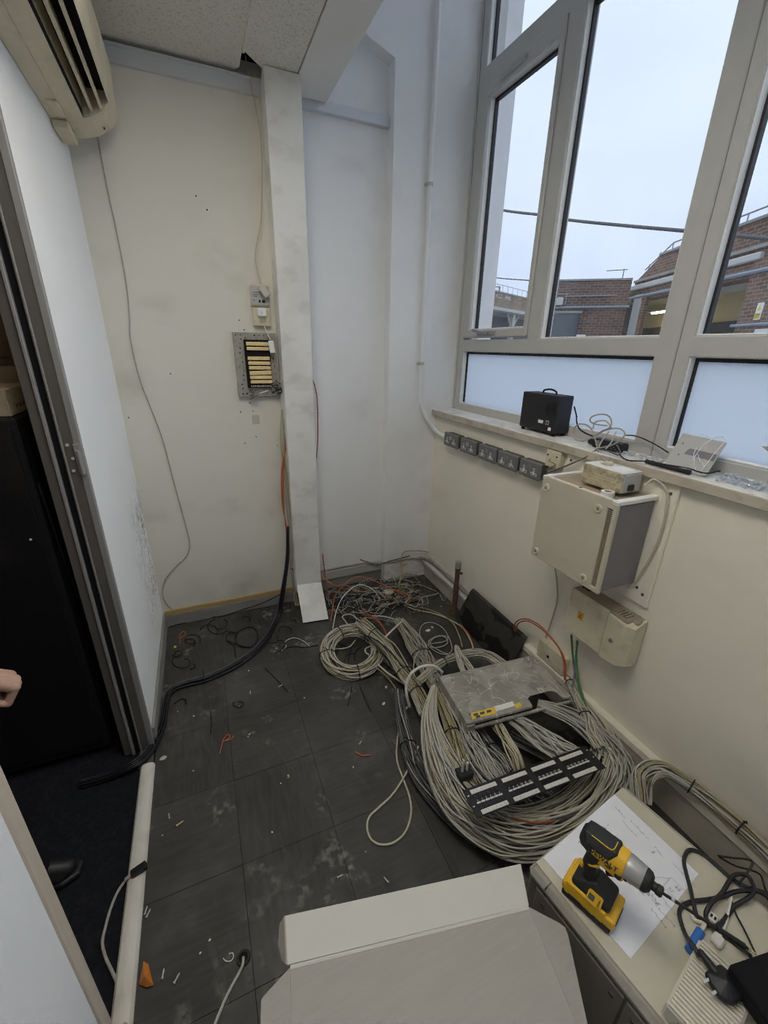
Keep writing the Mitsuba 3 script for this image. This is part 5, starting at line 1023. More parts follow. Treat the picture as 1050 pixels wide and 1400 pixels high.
lone('thin_cable', [fl(x, y, z) for x, y, z in ((982, 1170, .30), (1003, 1173, .28), (1022, 1175, .28), (1029, 1180, .29), (1021, 1194, .33), (1010, 1208, .365))], 0.0024, 'm_c_black', 'thin black cable looping out over the far edge of the low cabinet', cat='cable')
lone('thin_cable', [fl(x, y, z) for x, y, z in ((984, 1172, .29), (1006, 1184, .26), (1028, 1190, .25), (1040, 1197, .24), (1045, 1212, .23), (1049, 1222, .22))], 0.0024, 'm_c_black', 'thin black cable hanging down behind the low cabinet', cat='cable')
mat('m_ivory', (0.62, 0.59, 0.50), 0.45)
ru = thing('ribbed_unit', 'ivory ribbed plastic unit on the low cabinet under the plug', 'electrical unit')
ZR = 0.392
a0, a1, a2 = fl(957.6, 1280.6, ZR), fl(1036, 1353, ZR), fl(927, 1368.6, ZR)
rx = unit(a1 - a0); ry = np.cross(ez, rx); RW = float(np.linalg.norm(a1 - a0)); RL = 0.16
FR = lambda m: frame(m, np.array([a0[0], a0[1], 0]), rx, ry, ez)
obj('case', FR(bx(0, RW, -RL, 0, ZD + 0.001, ZR - 0.003, 0.004)), 'm_ivory', ru)
nr = 20
for i in range(nr):
    obj('rib', FR(bx(0.004, RW - 0.004, -(i + 0.80) * RL / nr, -(i + 0.14) * RL / nr, ZR - 0.004, ZR + 0.0012, 0.001)), 'm_ivory', ru)
obj('label', FR(bx(RW * 0.25, RW * 0.7, -RL - 0.0006, -RL, ZD + 0.012, ZD + 0.028)), 'm_dust', ru)
pgm = thing('mains_plug', 'black mains plug lying on the ivory ribbed unit', 'plug')
pc_ = fl(984, 1345, ZR + 0.004)
pdir = unit(fl(955, 1305, ZR + 0.01) - fl(990, 1352, ZR + 0.01)); pdir[2] = 0; pdir = unit(pdir)
pn = np.cross(ez, pdir)
FPg = lambda m: frame(m, pc_, pdir, pn, ez)
obj('body', FPg(hull([(x, y, 0.010, 0.008) for x, y in ((-0.022, -0.010), (-0.022, 0.010), (-0.012, -0.019), (-0.012, 0.019), (-0.018, -0.0155), (-0.018, 0.0155), (0.0, -0.0185), (0.0, 0.0185), (0.010, -0.015), (0.010, 0.015))] + [(-0.006, 0, 0.016, 0.010)])), 'm_black', pgm, 30)
obj('strain_relief', FPg(cat_(hull([(0.012, 0, 0.012, 0.0085), (0.040, 0, 0.012, 0.006)]))), 'm_black', pgm, 30)
obj('pin', FPg(cat_(bx(0.006, 0.010, 0.016, 0.036, 0.008, 0.014), bx(-0.010, -0.006, 0.020, 0.036, 0.008, 0.014))), 'm_trim_metal', pgm)
ba_ = thing('black_adaptor', 'black adaptor box at the right end of the low cabinet, on the ribbed unit', 'adaptor')
ZB = 0.437
b0_, b1_, b2_ = fl(997, 1318, ZB), fl(1062, 1296, ZB), fl(1050, 1379, ZB)
qx = unit(b1_ - b0_); qy = np.cross(ez, qx)
FB = lambda m: frame(m, np.array([b0_[0], b0_[1], 0]), qx, qy, ez)
obj('body', FB(bx(0, 0.13, -0.085, 0, ZR + 0.0015, ZB, 0.005)), 'm_black_matte', ba_)
obj('seam', FB(bx(-0.0006, 0.02, -0.08, -0.005, ZB - 0.016, ZB - 0.015)), 'm_black_gloss', ba_)
mat('m_blue', (0.03, 0.14, 0.45), 0.45)
bl_ = thing('blue_connector', 'blue cable connector leaning on the ivory ribbed unit', 'connector')
c0, c1 = fl(942, 1300, ZD + 0.012), fl(958, 1273, ZD + 0.014)
obj('body', rod(c0, c1, 0.0085, 16), 'm_blue', bl_)
obj('tail', cable([c1, c1 + (c1 - c0) * 0.3, fl(962, 1262, zc), fl(950, 1258, zc), fl(945, 1250, zc)], 0.004, 8, 7), 'm_ivory', bl_)
wc = thing('white_connector', 'white flat-pin connector lying beside the ribbed unit under the bit', 'connector')
obj('body', frame(bx(-0.010, 0.010, -0.013, 0.013, 0, 0.012, 0.003), fl(980, 1288, ZD + 0.001), ux, uy, ez), 'm_c_white', wc)
obj('cord', cable([fl(983, 1281, ZD + 0.006), fl(990, 1268, zc), fl(996, 1245, zc), fl(1000, 1224, zc)], 0.0036, 8, 6), 'm_c_white', wc)
k2 = thing('white_connector', 'white and black plug end between the black loops on the low cabinet', 'connector')
obj('body', frame(bx(-0.009, 0.009, -0.010, 0.010, 0, 0.010, 0.002), fl(973, 1257, ZD + 0.001), rx, ry, ez), 'm_c_white', k2)
obj('socket_hole', frame(cat_(bx(-0.005, -0.001, -0.004, 0.004, 0.0095, 0.0105), bx(0.002, 0.006, -0.004, 0.004, 0.0095, 0.0105)), fl(973, 1257, ZD + 0.001), rx, ry, ez), 'm_black', k2)
# ------------------------------------------------------------------ open carton in front
def card_c(p, n, uv):
    return mix((0.37, 0.345, 0.31), (0.32, 0.298, 0.268), 0.6 * fbm(p.x * 3, p.y * 3, 1.0, 3) + 0.4 * noise(p.x * 20, p.y * 240, 2.0))
mat('m_card', proc(card_c), 0.8)
mat('m_card_light', (0.55, 0.53, 0.48), 0.8)
ZK = 0.385
ka, kb = fl(397, 1321, ZK), fl(722, 1240, ZK)
kx = unit(kb - ka); ky = np.array([-kx[1], kx[0], 0.0]); KW = float(np.linalg.norm(kb - ka))
FK = lambda m: frame(m, np.array([ka[0], ka[1], 0]), kx, ky, ez)
kt = thing('cardboard_box', 'large open white cardboard carton with its flaps folded out, at the bottom edge', 'cardboard box')
obj('body', FK(cat_(bx(0.004, KW - 0.004, -0.006, -0.002, 0, ZK - 0.006), bx(0.004, 0.008, -0.60, -0.004, 0, ZK - 0.006), bx(KW - 0.008, KW - 0.004, -0.60, -0.004, 0, ZK - 0.006))), 'm_card', kt)
obj('top_panel', FK(bx(0.0, KW, -0.60, -0.004, ZK - 0.005, ZK, 0.001)), 'm_card', kt)
def fk(px, py, z): return fl(px, py, z)
obj('far_flap', slab([fk(393, 1319, ZK + 0.002), fk(723, 1238, ZK + 0.002), fk(712, 1181, ZK + 0.004), fk(390, 1252, ZK + 0.004)], -0.004), 'm_card_light', kt)
obj('crease', FK(tube(np.array([(0.0, -0.002, ZK - 0.001), (KW, -0.002, ZK - 0.001)]), 0.0042, 8)), 'm_card_light', kt)
lp2 = [fk(393, 1318, ZK), fk(390, 1252, ZK + 0.004), fk(384, 1262, ZK - 0.03), fk(382, 1290, ZK - 0.035), fk(387, 1312, ZK - 0.03)]
obj('flap_end', trimesh.convex.convex_hull(np.vstack([lp2, np.array(lp2) - np.array([0.003, 0, 0])])), 'm_card', kt)
rf = [fk(723, 1240, ZK), fk(765, 1262, ZK - 0.012), fk(773, 1268, ZK - 0.014), fk(777, 1280, ZK - 0.014), fk(802, 1400, ZK - 0.014), fk(812, 1440, ZK - 0.014), fk(735, 1440, ZK)]
obj('right_flap', trimesh.convex.convex_hull(np.vstack([rf, np.array(rf) - np.array([0, 0, 0.004])])), 'm_card', kt)
lf = [fk(397, 1322, ZK), fk(362, 1360, ZK - 0.008), fk(357, 1367, ZK - 0.008), fk(355, 1440, ZK - 0.008), fk(397, 1440, ZK)]
obj('left_flap', trimesh.convex.convex_hull(np.vstack([lf, np.array(lf) - np.array([0, 0, 0.004])])), 'm_card', kt)
# ------------------------------------------------------------------ things on the window sill
ZS = 1.1595
nb = thing('storage_box', 'black box with a round fan grille on the window sill', 'storage box')
obj('case', bx(1.380, 1.463, 1.368, 1.592, ZS + 0.012, 1.329, 0.004), 'm_black', nb)
obj('foot', cat_(*[bx(x, x + 0.012, y, y + 0.012, ZS, ZS + 0.013) for x in (1.388, 1.444) for y in (1.38, 1.57)]), 'm_black_matte', nb)
obj('top_handle', cable([(1.44, 1.53, 1.326), (1.44, 1.525, 1.339), (1.44, 1.50, 1.345), (1.44, 1.475, 1.345), (1.44, 1.452, 1.338), (1.44, 1.447, 1.326)], 0.004, 8, 8), 'm_black_gloss', nb)
def ring(r, t): return place(lathe([(r - t, 0), (r + t, 0), (r + t, 0.0022), (r - t, 0.0022), (r - t, 0)], 28), (1.380, 1.402, 1.272), rot(-90, (0, 1, 0)))
gl_ = obj('fan_grille', cat_(ring(0.008, 0.001), ring(0.016, 0.001), ring(0.024, 0.001), ring(0.0305, 0.001)), 'm_black_gloss', nb)
obj('hub', place(trimesh.creation.cylinder(0.005, 0.003, sections=14), (1.379, 1.402, 1.272), rot(90, (0, 1, 0))), 'm_black_gloss', gl_)
obj('label', bx(1.3792, 1.3802, 1.440, 1.470, 1.206, 1.220), 'm_white', nb)
pt = obj('port_plate', bx(1.3788, 1.3802, 1.405, 1.425, 1.205, 1.222), 'm_c_grey', nb)
obj('port', cat_(bx(1.3784, 1.379, 1.408, 1.415, 1.208, 1.219), bx(1.3784, 1.379, 1.418, 1.423, 1.209, 1.218)), 'm_black', pt)
obj('label', bx(1.3792, 1.3802, 1.388, 1.406, 1.182, 1.196), 'm_white', nb)
obj('jack', place(trimesh.creation.cylinder(0.004, 0.003, sections=12), (1.379, 1.417, 1.190), rot(90, (0, 1, 0))), 'm_black_gloss', nb)
S = lambda x, y, d: wp(x, y, 0, d)
def sillc(pts): 
    out = []
    for x, y, d in pts:
        p = S(x, y, d); p[2] = max(p[2], ZS + 0.003) if d > 1.325 else p[2]; out.append(p)
    return out
ap = thing('power_adaptor', 'black power adaptor brick under the wire tangle on the window sill', 'adaptor')
ya, yb_ = S(853, 600, 1.39)[1], S(812, 592, 1.39)[1]
obj('brick', bx(1.385, 1.430, ya, yb_, ZS, ZS + 0.034, 0.006), 'm_black', ap)
obj('inlet', bx(1.395, 1.42, yb_ - 0.002, yb_ + 0.03, ZS + 0.004, ZS + 0.026, 0.006), 'm_black_gloss', ap)
obj('print', cat_(*[bx(1.3843, 1.3852, ya + 0.02 + 0.008 * i, ya + 0.024 + 0.008 * i, ZS + 0.01 + 0.006 * (i % 2), ZS + 0.012 + 0.006 * (i % 2)) for i in range(6)]), 'm_c_grey', ap)
lone('sill_cable', sillc([(785, 556, 1.43), (788, 568, 1.42), (788.5, 577, 1.41), (792, 586, 1.40), (800, 592, 1.40), (812, 597, 1.40)]), 0.0030, 'm_c_black', 'black cord from the storage box to the adaptor brick')
tw = thing('wire_tangle', 'loops of grey wire tangled over the adaptor brick on the window sill', 'wire tangle')
loopsA = [
 [(817, 614, 1.335), (813, 598, 1.345), (808, 586, 1.35), (799, 580, 1.35), (789, 581, 1.35), (783.5, 591, 1.35), (786, 600, 1.345), (795, 603, 1.345), (806, 600, 1.35), (822, 590, 1.35), (833, 584.5, 1.35), (836, 576, 1.355), (831, 568, 1.355), (820, 566.5, 1.355), (809, 570, 1.355), (807, 576, 1.355), (815, 580, 1.36), (830, 582, 1.36)],
 [(811, 586, 1.36), (813, 578, 1.36), (821, 575, 1.36), (829, 576, 1.36), (834, 582, 1.36), (836, 587, 1.36)],
 [(816, 613, 1.335), (832, 610, 1.345), (845, 604, 1.35), (854, 595, 1.35), (851, 588, 1.355), (842, 585.5, 1.355), (828, 588, 1.36), (812, 596, 1.36)],
 [(832.6, 590, 1.36), (827, 597, 1.35), (822, 604, 1.345), (818, 613, 1.335)],
 [(842.5, 590, 1.36), (839, 597, 1.35), (835.6, 605, 1.345), (828, 614, 1.335)],
 [(817, 614, 1.332), (819, 621, 1.325), (826, 629, 1.29), (834, 628.5, 1.27)],
 [(817, 613.5, 1.332), (832, 617, 1.336), (845, 622, 1.336), (848, 618, 1.345), (843, 608, 1.35)]]
for i, l in enumerate(loopsA):
    obj('wire', cable(sillc(l) if i != 5 else [S(*q) for q in l], 0.0027, 9, 6), ['m_c_grey', 'm_c_pale', 'm_c_grey', 'm_c_pale', 'm_c_pale', 'm_c_grey', 'm_c_dark'][i], tw)
obj('twist', cat_(*[lathe([(0.004, 0), (0.0065, 0.001), (0.004, 0.002)], 10).apply_translation(S(817, 606, 1.345) + np.array([0, 0, 0.004 * i - 0.008])) for i in range(5)]), 'm_c_pale', tw)
for i in range(2):
    lone('sill_cable', [S(817, 613 + i, 1.332), S(807, 620 + i, 1.322), S(797.5, 626 + i, 1.315), S(786, 631 + i, 1.315), S(773, 636.5 + i, 1.315), S(750, 645 + i, 1.325)], 0.0027, ['m_c_grey', 'm_c_dark'][i], ['grey wire trailing from the tangle over the sill edge to the last socket', 'dark wire trailing from the tangle over the sill edge beside the grey one'][i])
wp_ = thing('white_plug', 'small cream plug lying on top of the power supply', 'plug')
obj('body', frame(bx(-0.010, 0.010, -0.014, 0.014, 0, 0.012, 0.003), np.array([1.262, 0.985, 1.1435]), unit((1, 0.5, 0)), unit((-0.5, 1, 0)), ez), 'm_c_cream', wp_)
obj('tip', frame(bx(-0.006, 0.006, 0.013, 0.024, 0.002, 0.009, 0.002), np.array([1.262, 0.985, 1.1435]), unit((1, 0.5, 0)), unit((-0.5, 1, 0)), ez), 'm_c_white', wp_)
lone('sill_cable', sillc([(853, 595, 1.43), (866, 595.5, 1.44), (880, 600, 1.44), (898, 609, 1.44), (914, 619, 1.43)]), 0.0022, 'm_c_black', 'thin black wire arching from the adaptor across the window mullion')
lone('sill_cable', [S(846, 621, 1.34), S(858, 629, 1.322), S(885, 631, 1.318), S(915, 636, 1.318), S(940, 640, 1.325), S(955, 645, 1.345), S(968, 647, 1.36), S(985, 643.5, 1.39)], 0.0022, 'm_c_black', 'thin black wire lying along the front edge of the sill')
ss = thing('black_tube', 'black stick-like tube lying across the front of the window sill', 'tube')
s0, s1 = S(885, 624, 1.345), S(945, 637.5, 1.345)
s0[2] = s1[2] = ZS + 0.0075
obj('tube', rod(s0, s1, 0.0068, 14), 'm_black', ss); obj('end_cap', rod(s1 + unit(s0 - s1) * 0.012, s1 - unit(s0 - s1) * 0.002, 0.0074, 14), 'm_black_gloss', ss)
fp = thing('white_faceplate', 'cream plate with a long slot leaning on the window mullion', 'faceplate')
q = [S(909, 627, 1.362), S(968, 640, 1.362), S(994, 606, 1.452), S(934, 593, 1.452)]
for z_, i in ((ZS + 0.001, 0), (ZS + 0.001, 1)): q[i][2] = z_
obj('plate', slab(q, 0.003), 'm_upvc', fp)
qn = unit(np.cross(q[1] - q[0], q[3] - q[0])); qa, qb = q[1] - q[0], q[3] - q[0]
pt_ = lambda a, b, o: q[0] + qa * a + qb * b + qn * o
sgn = 1 if qn[0] < 0 else -1
obj('slot', slab([pt_(0.30, 0.45, 0.0035), pt_(0.98, 0.42, 0.0035), pt_(0.98, 0.60, 0.0035), pt_(0.36, 0.62, 0.0035)], 0.0006), 'm_panel_grey', fp)
obj('hole', cat_(*[place(trimesh.creation.icosphere(1, 0.003), pt_(a, b, 0.003)) for a, b in ((0.14, 0.72), (0.20, 0.40))]), 'm_panel_grey', fp)
scene['m_film'] = {'type': 'thindielectric', 'int_ior': 1.25}
gu, gv = 15, 13
bag = []
for i in range(gu):
    for j in range(gv):
        a, b = i / (gu - 1), j / (gv - 1)
        base = pt_(0.42 + 0.60 * a - 0.10 * (1 - b) * a, 0.02 + 1.02 * b, 0.006)
        base = base + np.array([-0.02 * math.sin(math.pi * a) * math.sin(math.pi * b), 0, 0]) - np.array([0.016, 0, 0]) * meshkit.noise(np.array([a * 5, b * 5, 2.0])) + np.array([0, 0, 0.012 * (meshkit.noise(np.array([a * 6, b * 2, 7.0])) - 0.5) * b])
        base[2] = max(base[2], ZS + 0.002)
        bag.append(base)
bf = [(i * gv + j, (i + 1) * gv + j, (i + 1) * gv + j + 1, i * gv + j + 1) for i in range(gu - 1) for j in range(gv - 1)]
bgk = thing('plastic_bag', 'clear crumpled plastic bag over the cream faceplate on the window sill', 'plastic bag')
obj('film', (np.array(bag), np.array(bf)), 'm_film', bgk)
mat('m_film_fold', (0.75, 0.77, 0.80), 0.25)
grid = np.array(bag).reshape(gu, gv, 3)
for pth in (grid[:, -1], grid[-1, :], grid[7, 4:], [grid[k, 12 - k] for k in range(4, 12)], [grid[14 - k, 3 + k // 2] for k in range(0, 8)]):
    obj('fold', tube(np.array(pth) + np.array([-0.002, 0, 0]), 0.0009, 5), 'm_film_fold', bgk)
mat('m_zinc', (0.66, 0.71, 0.76), 0.3, 0.7)
def screw_mesh(L, r):
    m_ = lathe([(0, 0), (r * 2.0, 0.0005), (r * 2.0, r * 0.9), (r, r * 1.7), (r, L * 0.8), (0, L)], 7)
    return m_
protos = [mikit.ply(screw_mesh(0.014, 0.0019), 'm_zinc'), mikit.ply(screw_mesh(0.018, 0.0021), 'm_zinc'), mikit.ply(lathe([(0.0022, 0), (0.0052, 0), (0.0052, 0.0034), (0.0022, 0.0034), (0.0022, 0)], 6), 'm_zinc')]
rng = np.random.default_rng(41)
def pile(y0, y1, x0, x1, n, hmax, label, group):
    for i in range(n):
        y = rng.uniform(y0, y1); x = rng.uniform(x0, x1)
        f = 1 - abs((x - (x0 + x1) / 2) / ((x1 - x0) / 2))
        z = ZS + 0.0042 + hmax * f * rng.random()
        k = numbered('screw')
        scene[k] = {**protos[int(rng.integers(3))], 'to_world': TF().translate([x, y, z]).rotate([0, 0, 1], float(rng.uniform(0, 360))).rotate([0, 1, 0], float(rng.uniform(68, 98)))}
        labels[k] = {'label': label, 'category': 'screw', 'group': group}
yr0, yr1 = S(1066, 668, 1.39)[1], S(990, 642, 1.39)[1]
pile(yr0, yr1, 1.355, 1.435, 130, 0.016, 'zinc screw or nut in the heap at the right end of the window sill', 'screws in the right heap on the sill')
pile(S(916, 626, 1.40)[1], S(846, 612, 1.40)[1], 1.375, 1.44, 46, 0.006, 'loose zinc screw or nut on the sill between the adaptor and the mullion', 'loose screws by the mullion')
cn = thing('card_corner', 'grey card corner poking in above the screw heap at the right edge', 'card')
q = [S(1041, 610, 1.44), S(1066, 612, 1.44), S(1066, 622, 1.44), S(1052, 619, 1.44)]
obj('sheet', trimesh.convex.convex_hull(np.vstack([q, np.array(q) + np.array([0.002, 0, 0])])), 'm_c_grey', cn)
obj('stand', bx(1.44, 1.444, q[1][1] - 0.03, q[1][1], ZS, q[1][2]), 'm_c_grey', cn)
# ------------------------------------------------------------------ dark room: cabinet, boxes, card, leads, person
rk_ = thing('black_rack', 'tall black equipment cabinet in the dark room behind the door frame', 'equipment cabinet')
obj('body', bx(-1.20, -0.486, 1.52, 2.15, 0.03, 1.295, 0.006), 'm_black', rk_)
obj('side_panel', bx(-0.488, -0.483, 1.56, 2.12, 0.08, 1.26, 0.003), 'm_black_matte', rk_)
obj('door', bx(-1.18, -0.50, 1.508, 1.52, 0.07, 1.27, 0.004), 'm_black_gloss', rk_)
obj('foot', cat_(*[bx(x, x + 0.04, y, y + 0.04, 0, 0.03) for x in (-1.18, -0.54) for y in (1.54, 2.09)]), 'm_black_matte', rk_)
obj('screw', place(trimesh.creation.icosphere(1, 0.004), (-0.53, 1.507, 0.93)), 'm_trim_metal', rk_)
mat('m_carton', grimy((0.46, 0.39, 0.28), (0.33, 0.27, 0.19), 6.0, 0.5), 0.85)
for i, (x0_, x1_, y0_, y1_, z0_, z1_, l) in enumerate(((-0.86, -0.50, 1.55, 1.80, 1.296, 1.372, 'flat cream carton on top of the black cabinet, seen through the doorway'), (-0.90, -0.53, 1.83, 2.12, 1.296, 1.42, 'brown carton behind the flat one on the black cabinet'), (-0.92, -0.60, 1.86, 2.12, 1.421, 1.50, 'small carton stacked on the brown carton'))):
    k = thing('carton', l, 'carton')
    obj('box', bx(x0_, x1_, y0_, y1_, z0_, z1_, 0.003), 'm_carton', k)
    obj('tape', bx((x0_ + x1_) / 2 - 0.02, (x0_ + x1_) / 2 + 0.02, y0_ - 0.0005, y1_, z1_, z1_ + 0.0006), 'm_cream', k)
    obj('print', cat_(*[bx(x1_ - 0.0002, x1_ + 0.0004, y0_ + 0.05 + 0.03 * j, y0_ + 0.07 + 0.03 * j, z0_ + 0.02, z0_ + 0.03) for j in range(3)]), 'm_panel_grey', k)
cw = thing('hanging_card', 'cream card with black marks hanging on the side of the black cabinet', 'card')
obj('card', frame(prism(rrect(0.115, 0.16, 0.008), 0.002), np.array([-0.4825, 1.665, 0.575]), np.array([0, 0.98, 0.15]), np.array([0, -0.15, 0.98]), np.array([1.0, 0, 0])), 'm_cream', cw)
obj('mark', cat_(bx(-0.4806, -0.480, 1.64, 1.69, 0.545, 0.553), bx(-0.4806, -0.480, 1.655, 1.675, 0.553, 0.566), bx(-0.4806, -0.480, 1.628, 1.632, 0.58, 0.63)), 'm_black', cw)
obj('ring_mark', place(lathe([(0.007, 0), (0.010, 0), (0.010, 0.001), (0.007, 0.001), (0.007, 0)], 18), (-0.4805, 1.685, 0.522), rot(90, (0, 1, 0))), 'm_black', cw)
lone('hall_cable', [(-0.478, 1.53, 1.10), (-0.476, 1.56, 0.80), (-0.474, 1.60, 0.55), (-0.470, 1.64, 0.36), (-0.46, 1.70, 0.22), (-0.45, 1.76, 0.15), (-0.45, 1.85, 0.05)], 0.005, 'm_c_black', 'black cable hanging down the side of the black cabinet')
il = thing('kettle_lead', 'grey power lead with a black connector resting on the white threshold strip', 'power lead')
obj('cord', cable(C((177, 1200, .016), (170, 1206, .008), (160, 1221, .006), (151, 1243, .006), (144, 1268, .006), (140, 1288, .006), (144, 1308, .006), (153, 1328, .006), (160, 1345, .006), (163, 1370, .006), (165, 1392, .006), (174, 1405, .022), (180, 1420, .022)), 0.0040, 9, 8), 'm_c_grey', il)
k0, k1 = fl(179, 1197, 0.022), fl(199, 1183, 0.029)
kd = unit(k1 - k0); kn = unit(np.cross(ez, kd))
obj('connector', frame(hull([(x, y, z, 0.003) for x in (0.004, float(np.linalg.norm(k1 - k0))) for y in (-0.008, 0.008) for z in (-0.005, 0.006)]), k0, kd, kn, unit(np.cross(kd, kn))), 'm_black', il)
obj('strain_relief', tube(np.array([k0 + kd * 0.006, k0 - kd * 0.004, k0 - kd * 0.010, k0 - kd * 0.016]), np.array([0.0065, 0.006, 0.0052, 0.0045]), 8), 'm_c_grey', il)
# the person in the doorway: most of them is out of the frame
mat('m_skin', grimy((0.52, 0.33, 0.25), (0.44, 0.25, 0.19), 40.0, 0.4), 0.55)
mat('m_cloth_black', (0.012, 0.012, 0.015), 0.9, spec=0.15)
mat('m_hair', (0.05, 0.035, 0.025), 0.7)
mat('m_shoe', (0.012, 0.012, 0.013), 0.5)
def sphere_hull(a, b, ra, rb, sub=2):
    v = np.vstack([trimesh.creation.icosphere(sub, ra).vertices + a, trimesh.creation.icosphere(sub, rb).vertices + b])
    return m3.Manifold.hull_points(v.astype(np.float32)) if hasattr(m3.Manifold, 'hull_points') else m3.Manifold(m3.Mesh(*[np.asarray(x) for x in (trimesh.convex.convex_hull(v).vertices.astype(np.float32), trimesh.convex.convex_hull(v).faces.astype(np.uint32))]))
def limb_body(bones, length, it=6):
    M_ = m3.Manifold()
    for a, b, ra, rb in bones: M_ = M_ + sphere_hull(np.asarray(a, float), np.asarray(b, float), ra, rb)
    M_ = M_.refine_to_length(length)
    g = M_.to_mesh()
    t_ = trimesh.Trimesh(np.array(g.vert_properties[:, :3], float), np.array(g.tri_verts), process=True)
    trimesh.smoothing.filter_taubin(t_, iterations=it)
    return t_
sho_r, sho_l = (-0.83, 0.93, 1.43), (-0.83, 1.29, 1.43)
elb_r, wri_r = (-0.80, 0.94, 1.13), (-0.605, 1.06, 0.815)
hip_r, hip_l = (-0.82, 1.02, 0.92), (-0.82, 1.20, 0.92)
kne_r, ank_r = (-0.74, 1.05, 0.50), (-0.655, 1.095, 0.09)
kne_l, ank_l = (-0.80, 1.23, 0.50), (-0.88, 1.25, 0.09)
W0 = np.array(wri_r); K0 = fl(22, 930, 0.745); 
K0 = wp(20, 932, 0, -0.507)
hd_ = unit(K0 - W0)                                    # along the back of the hand
hs = unit(np.cross(hd_, [0.25, 0.9, 0.35])); 
up_ = unit(np.cross(hs, hd_))
side = unit(np.cross(hd_, np.array([0, 0, 1.0])))      # across the knuckles
dn = unit(np.cross(side, hd_)); 
if dn[2] > 0: dn = -dn
bones = []
pk = []
for i, o in enumerate((-0.030, -0.010, 0.010, 0.029)):
    kn_ = K0 + side * o + hd_ * (0.004 - 0.006 * abs(i - 1.3)) ; pk.append(kn_)
    bones.append((W0 + side * o * 0.45, kn_, 0.020, 0.0125))
    r_ = (0.0095, 0.0100, 0.0098, 0.0085)[i]
    p1 = kn_ + dn * 0.040 + hd_ * 0.010
    p2 = p1 + dn * 0.004 - hd_ * 0.028
    p3 = p2 - dn * 0.020 - hd_ * 0.008
    bones += [(kn_, p1, 0.0115, r_), (p1, p2, r_, r_ * 0.95), (p2, p3, r_ * 0.95, r_ * 0.85)]
tb0 = W0 + side * -0.026 + hd_ * 0.025 + dn * 0.012
tb1 = tb0 + hd_ * 0.034 + dn * 0.022 - side * 0.010
tb2 = tb1 + hd_ * 0.026 + dn * 0.014 + side * 0.014
bones += [(tb0, tb1, 0.014, 0.0105), (tb1, tb2, 0.0105, 0.0085)]
hand = limb_body(bones + [(W0 - hd_ * 0.10, W0, 0.030, 0.025)], 0.004, 4)
rest = limb_body([(W0 - hd_ * 0.10, elb_r, 0.030, 0.040), (elb_r, sho_r, 0.040, 0.052), (sho_r, sho_l, 0.06, 0.06), ((-0.83, 1.11, 1.44), (-0.83, 1.11, 1.0), 0.12, 0.12), ((-0.83, 1.11, 1.0), hip_r, 0.13, 0.09), ((-0.83, 1.11, 1.0), hip_l, 0.13, 0.09), (hip_r, kne_r, 0.085, 0.055), (kne_r, ank_r, 0.055, 0.038), (hip_l, kne_l, 0.085, 0.055), (kne_l, ank_l, 0.055, 0.038),
    ((-0.82, 1.11, 1.44), (-0.80, 1.11, 1.60), 0.056, 0.054), ((-0.80, 1.11, 1.66), (-0.79, 1.11, 1.70), 0.082, 0.088), ((-0.75, 1.11, 1.60), (-0.78, 1.11, 1.66), 0.052, 0.07), ((-0.695, 1.11, 1.645), (-0.70, 1.11, 1.67), 0.014, 0.010), ((-0.79, 1.025, 1.66), (-0.79, 1.023, 1.69), 0.014, 0.016), ((-0.79, 1.195, 1.66), (-0.79, 1.197, 1.69), 0.014, 0.016),
    (sho_l, (-0.84, 1.33, 1.13), 0.052, 0.040), ((-0.84, 1.33, 1.13), (-0.74, 1.33, 0.88), 0.040, 0.027), ((-0.74, 1.33, 0.88), (-0.69, 1.33, 0.80), 0.03, 0.026), (ank_r, (-0.63, 1.095, 0.05), 0.038, 0.03), (ank_l, (-0.85, 1.255, 0.05), 0.038, 0.03)], 0.02, 6)
pe = thing('person', 'person in black clothes in the dark doorway, one hand showing at the left edge', 'person')
bodym = m3.Manifold(m3.Mesh(np.asarray(hand.vertices, np.float32), np.asarray(hand.faces, np.uint32)))
restm = m3.Manifold(m3.Mesh(np.asarray(rest.vertices, np.float32), np.asarray(rest.faces, np.uint32)))
try:
    u_ = bodym + restm; g_ = u_.to_mesh(); joined = trimesh.Trimesh(np.array(g_.vert_properties[:, :3]), np.array(g_.tri_verts), process=True)
    if len(joined.faces) < 100: raise ValueError
except Exception:
    joined = cat_(hand, rest)
obj('body', joined, 'm_skin', pe, True)
jk = limb_body([(np.array(W0 - hd_ * 0.055), elb_r, 0.041, 0.054), (elb_r, sho_r, 0.054, 0.072), (sho_r, sho_l, 0.078, 0.078), ((-0.83, 1.11, 1.42), (-0.83, 1.11, 0.98), 0.145, 0.15), ((-0.83, 1.03, 1.30), (-0.83, 1.03, 0.95), 0.12, 0.12), ((-0.83, 1.19, 1.30), (-0.83, 1.19, 0.95), 0.12, 0.12), (sho_l, (-0.84, 1.33, 1.13), 0.07, 0.054), ((-0.84, 1.33, 1.13), (-0.76, 1.33, 0.92), 0.054, 0.042)], 0.02, 6)
obj('jacket', jk, 'm_cloth_black', pe, True)
tz = limb_body([((-0.83, 1.11, 1.02), hip_r, 0.14, 0.11), ((-0.83, 1.11, 1.02), hip_l, 0.14, 0.11), (hip_r, kne_r, 0.105, 0.08), (kne_r, (-0.640, 1.095, 0.075), 0.08, 0.068), (hip_l, kne_l, 0.105, 0.08), (kne_l, (-0.88, 1.25, 0.08), 0.08, 0.07)], 0.02, 6)
obj('trousers', tz, 'm_cloth_black', pe, True)
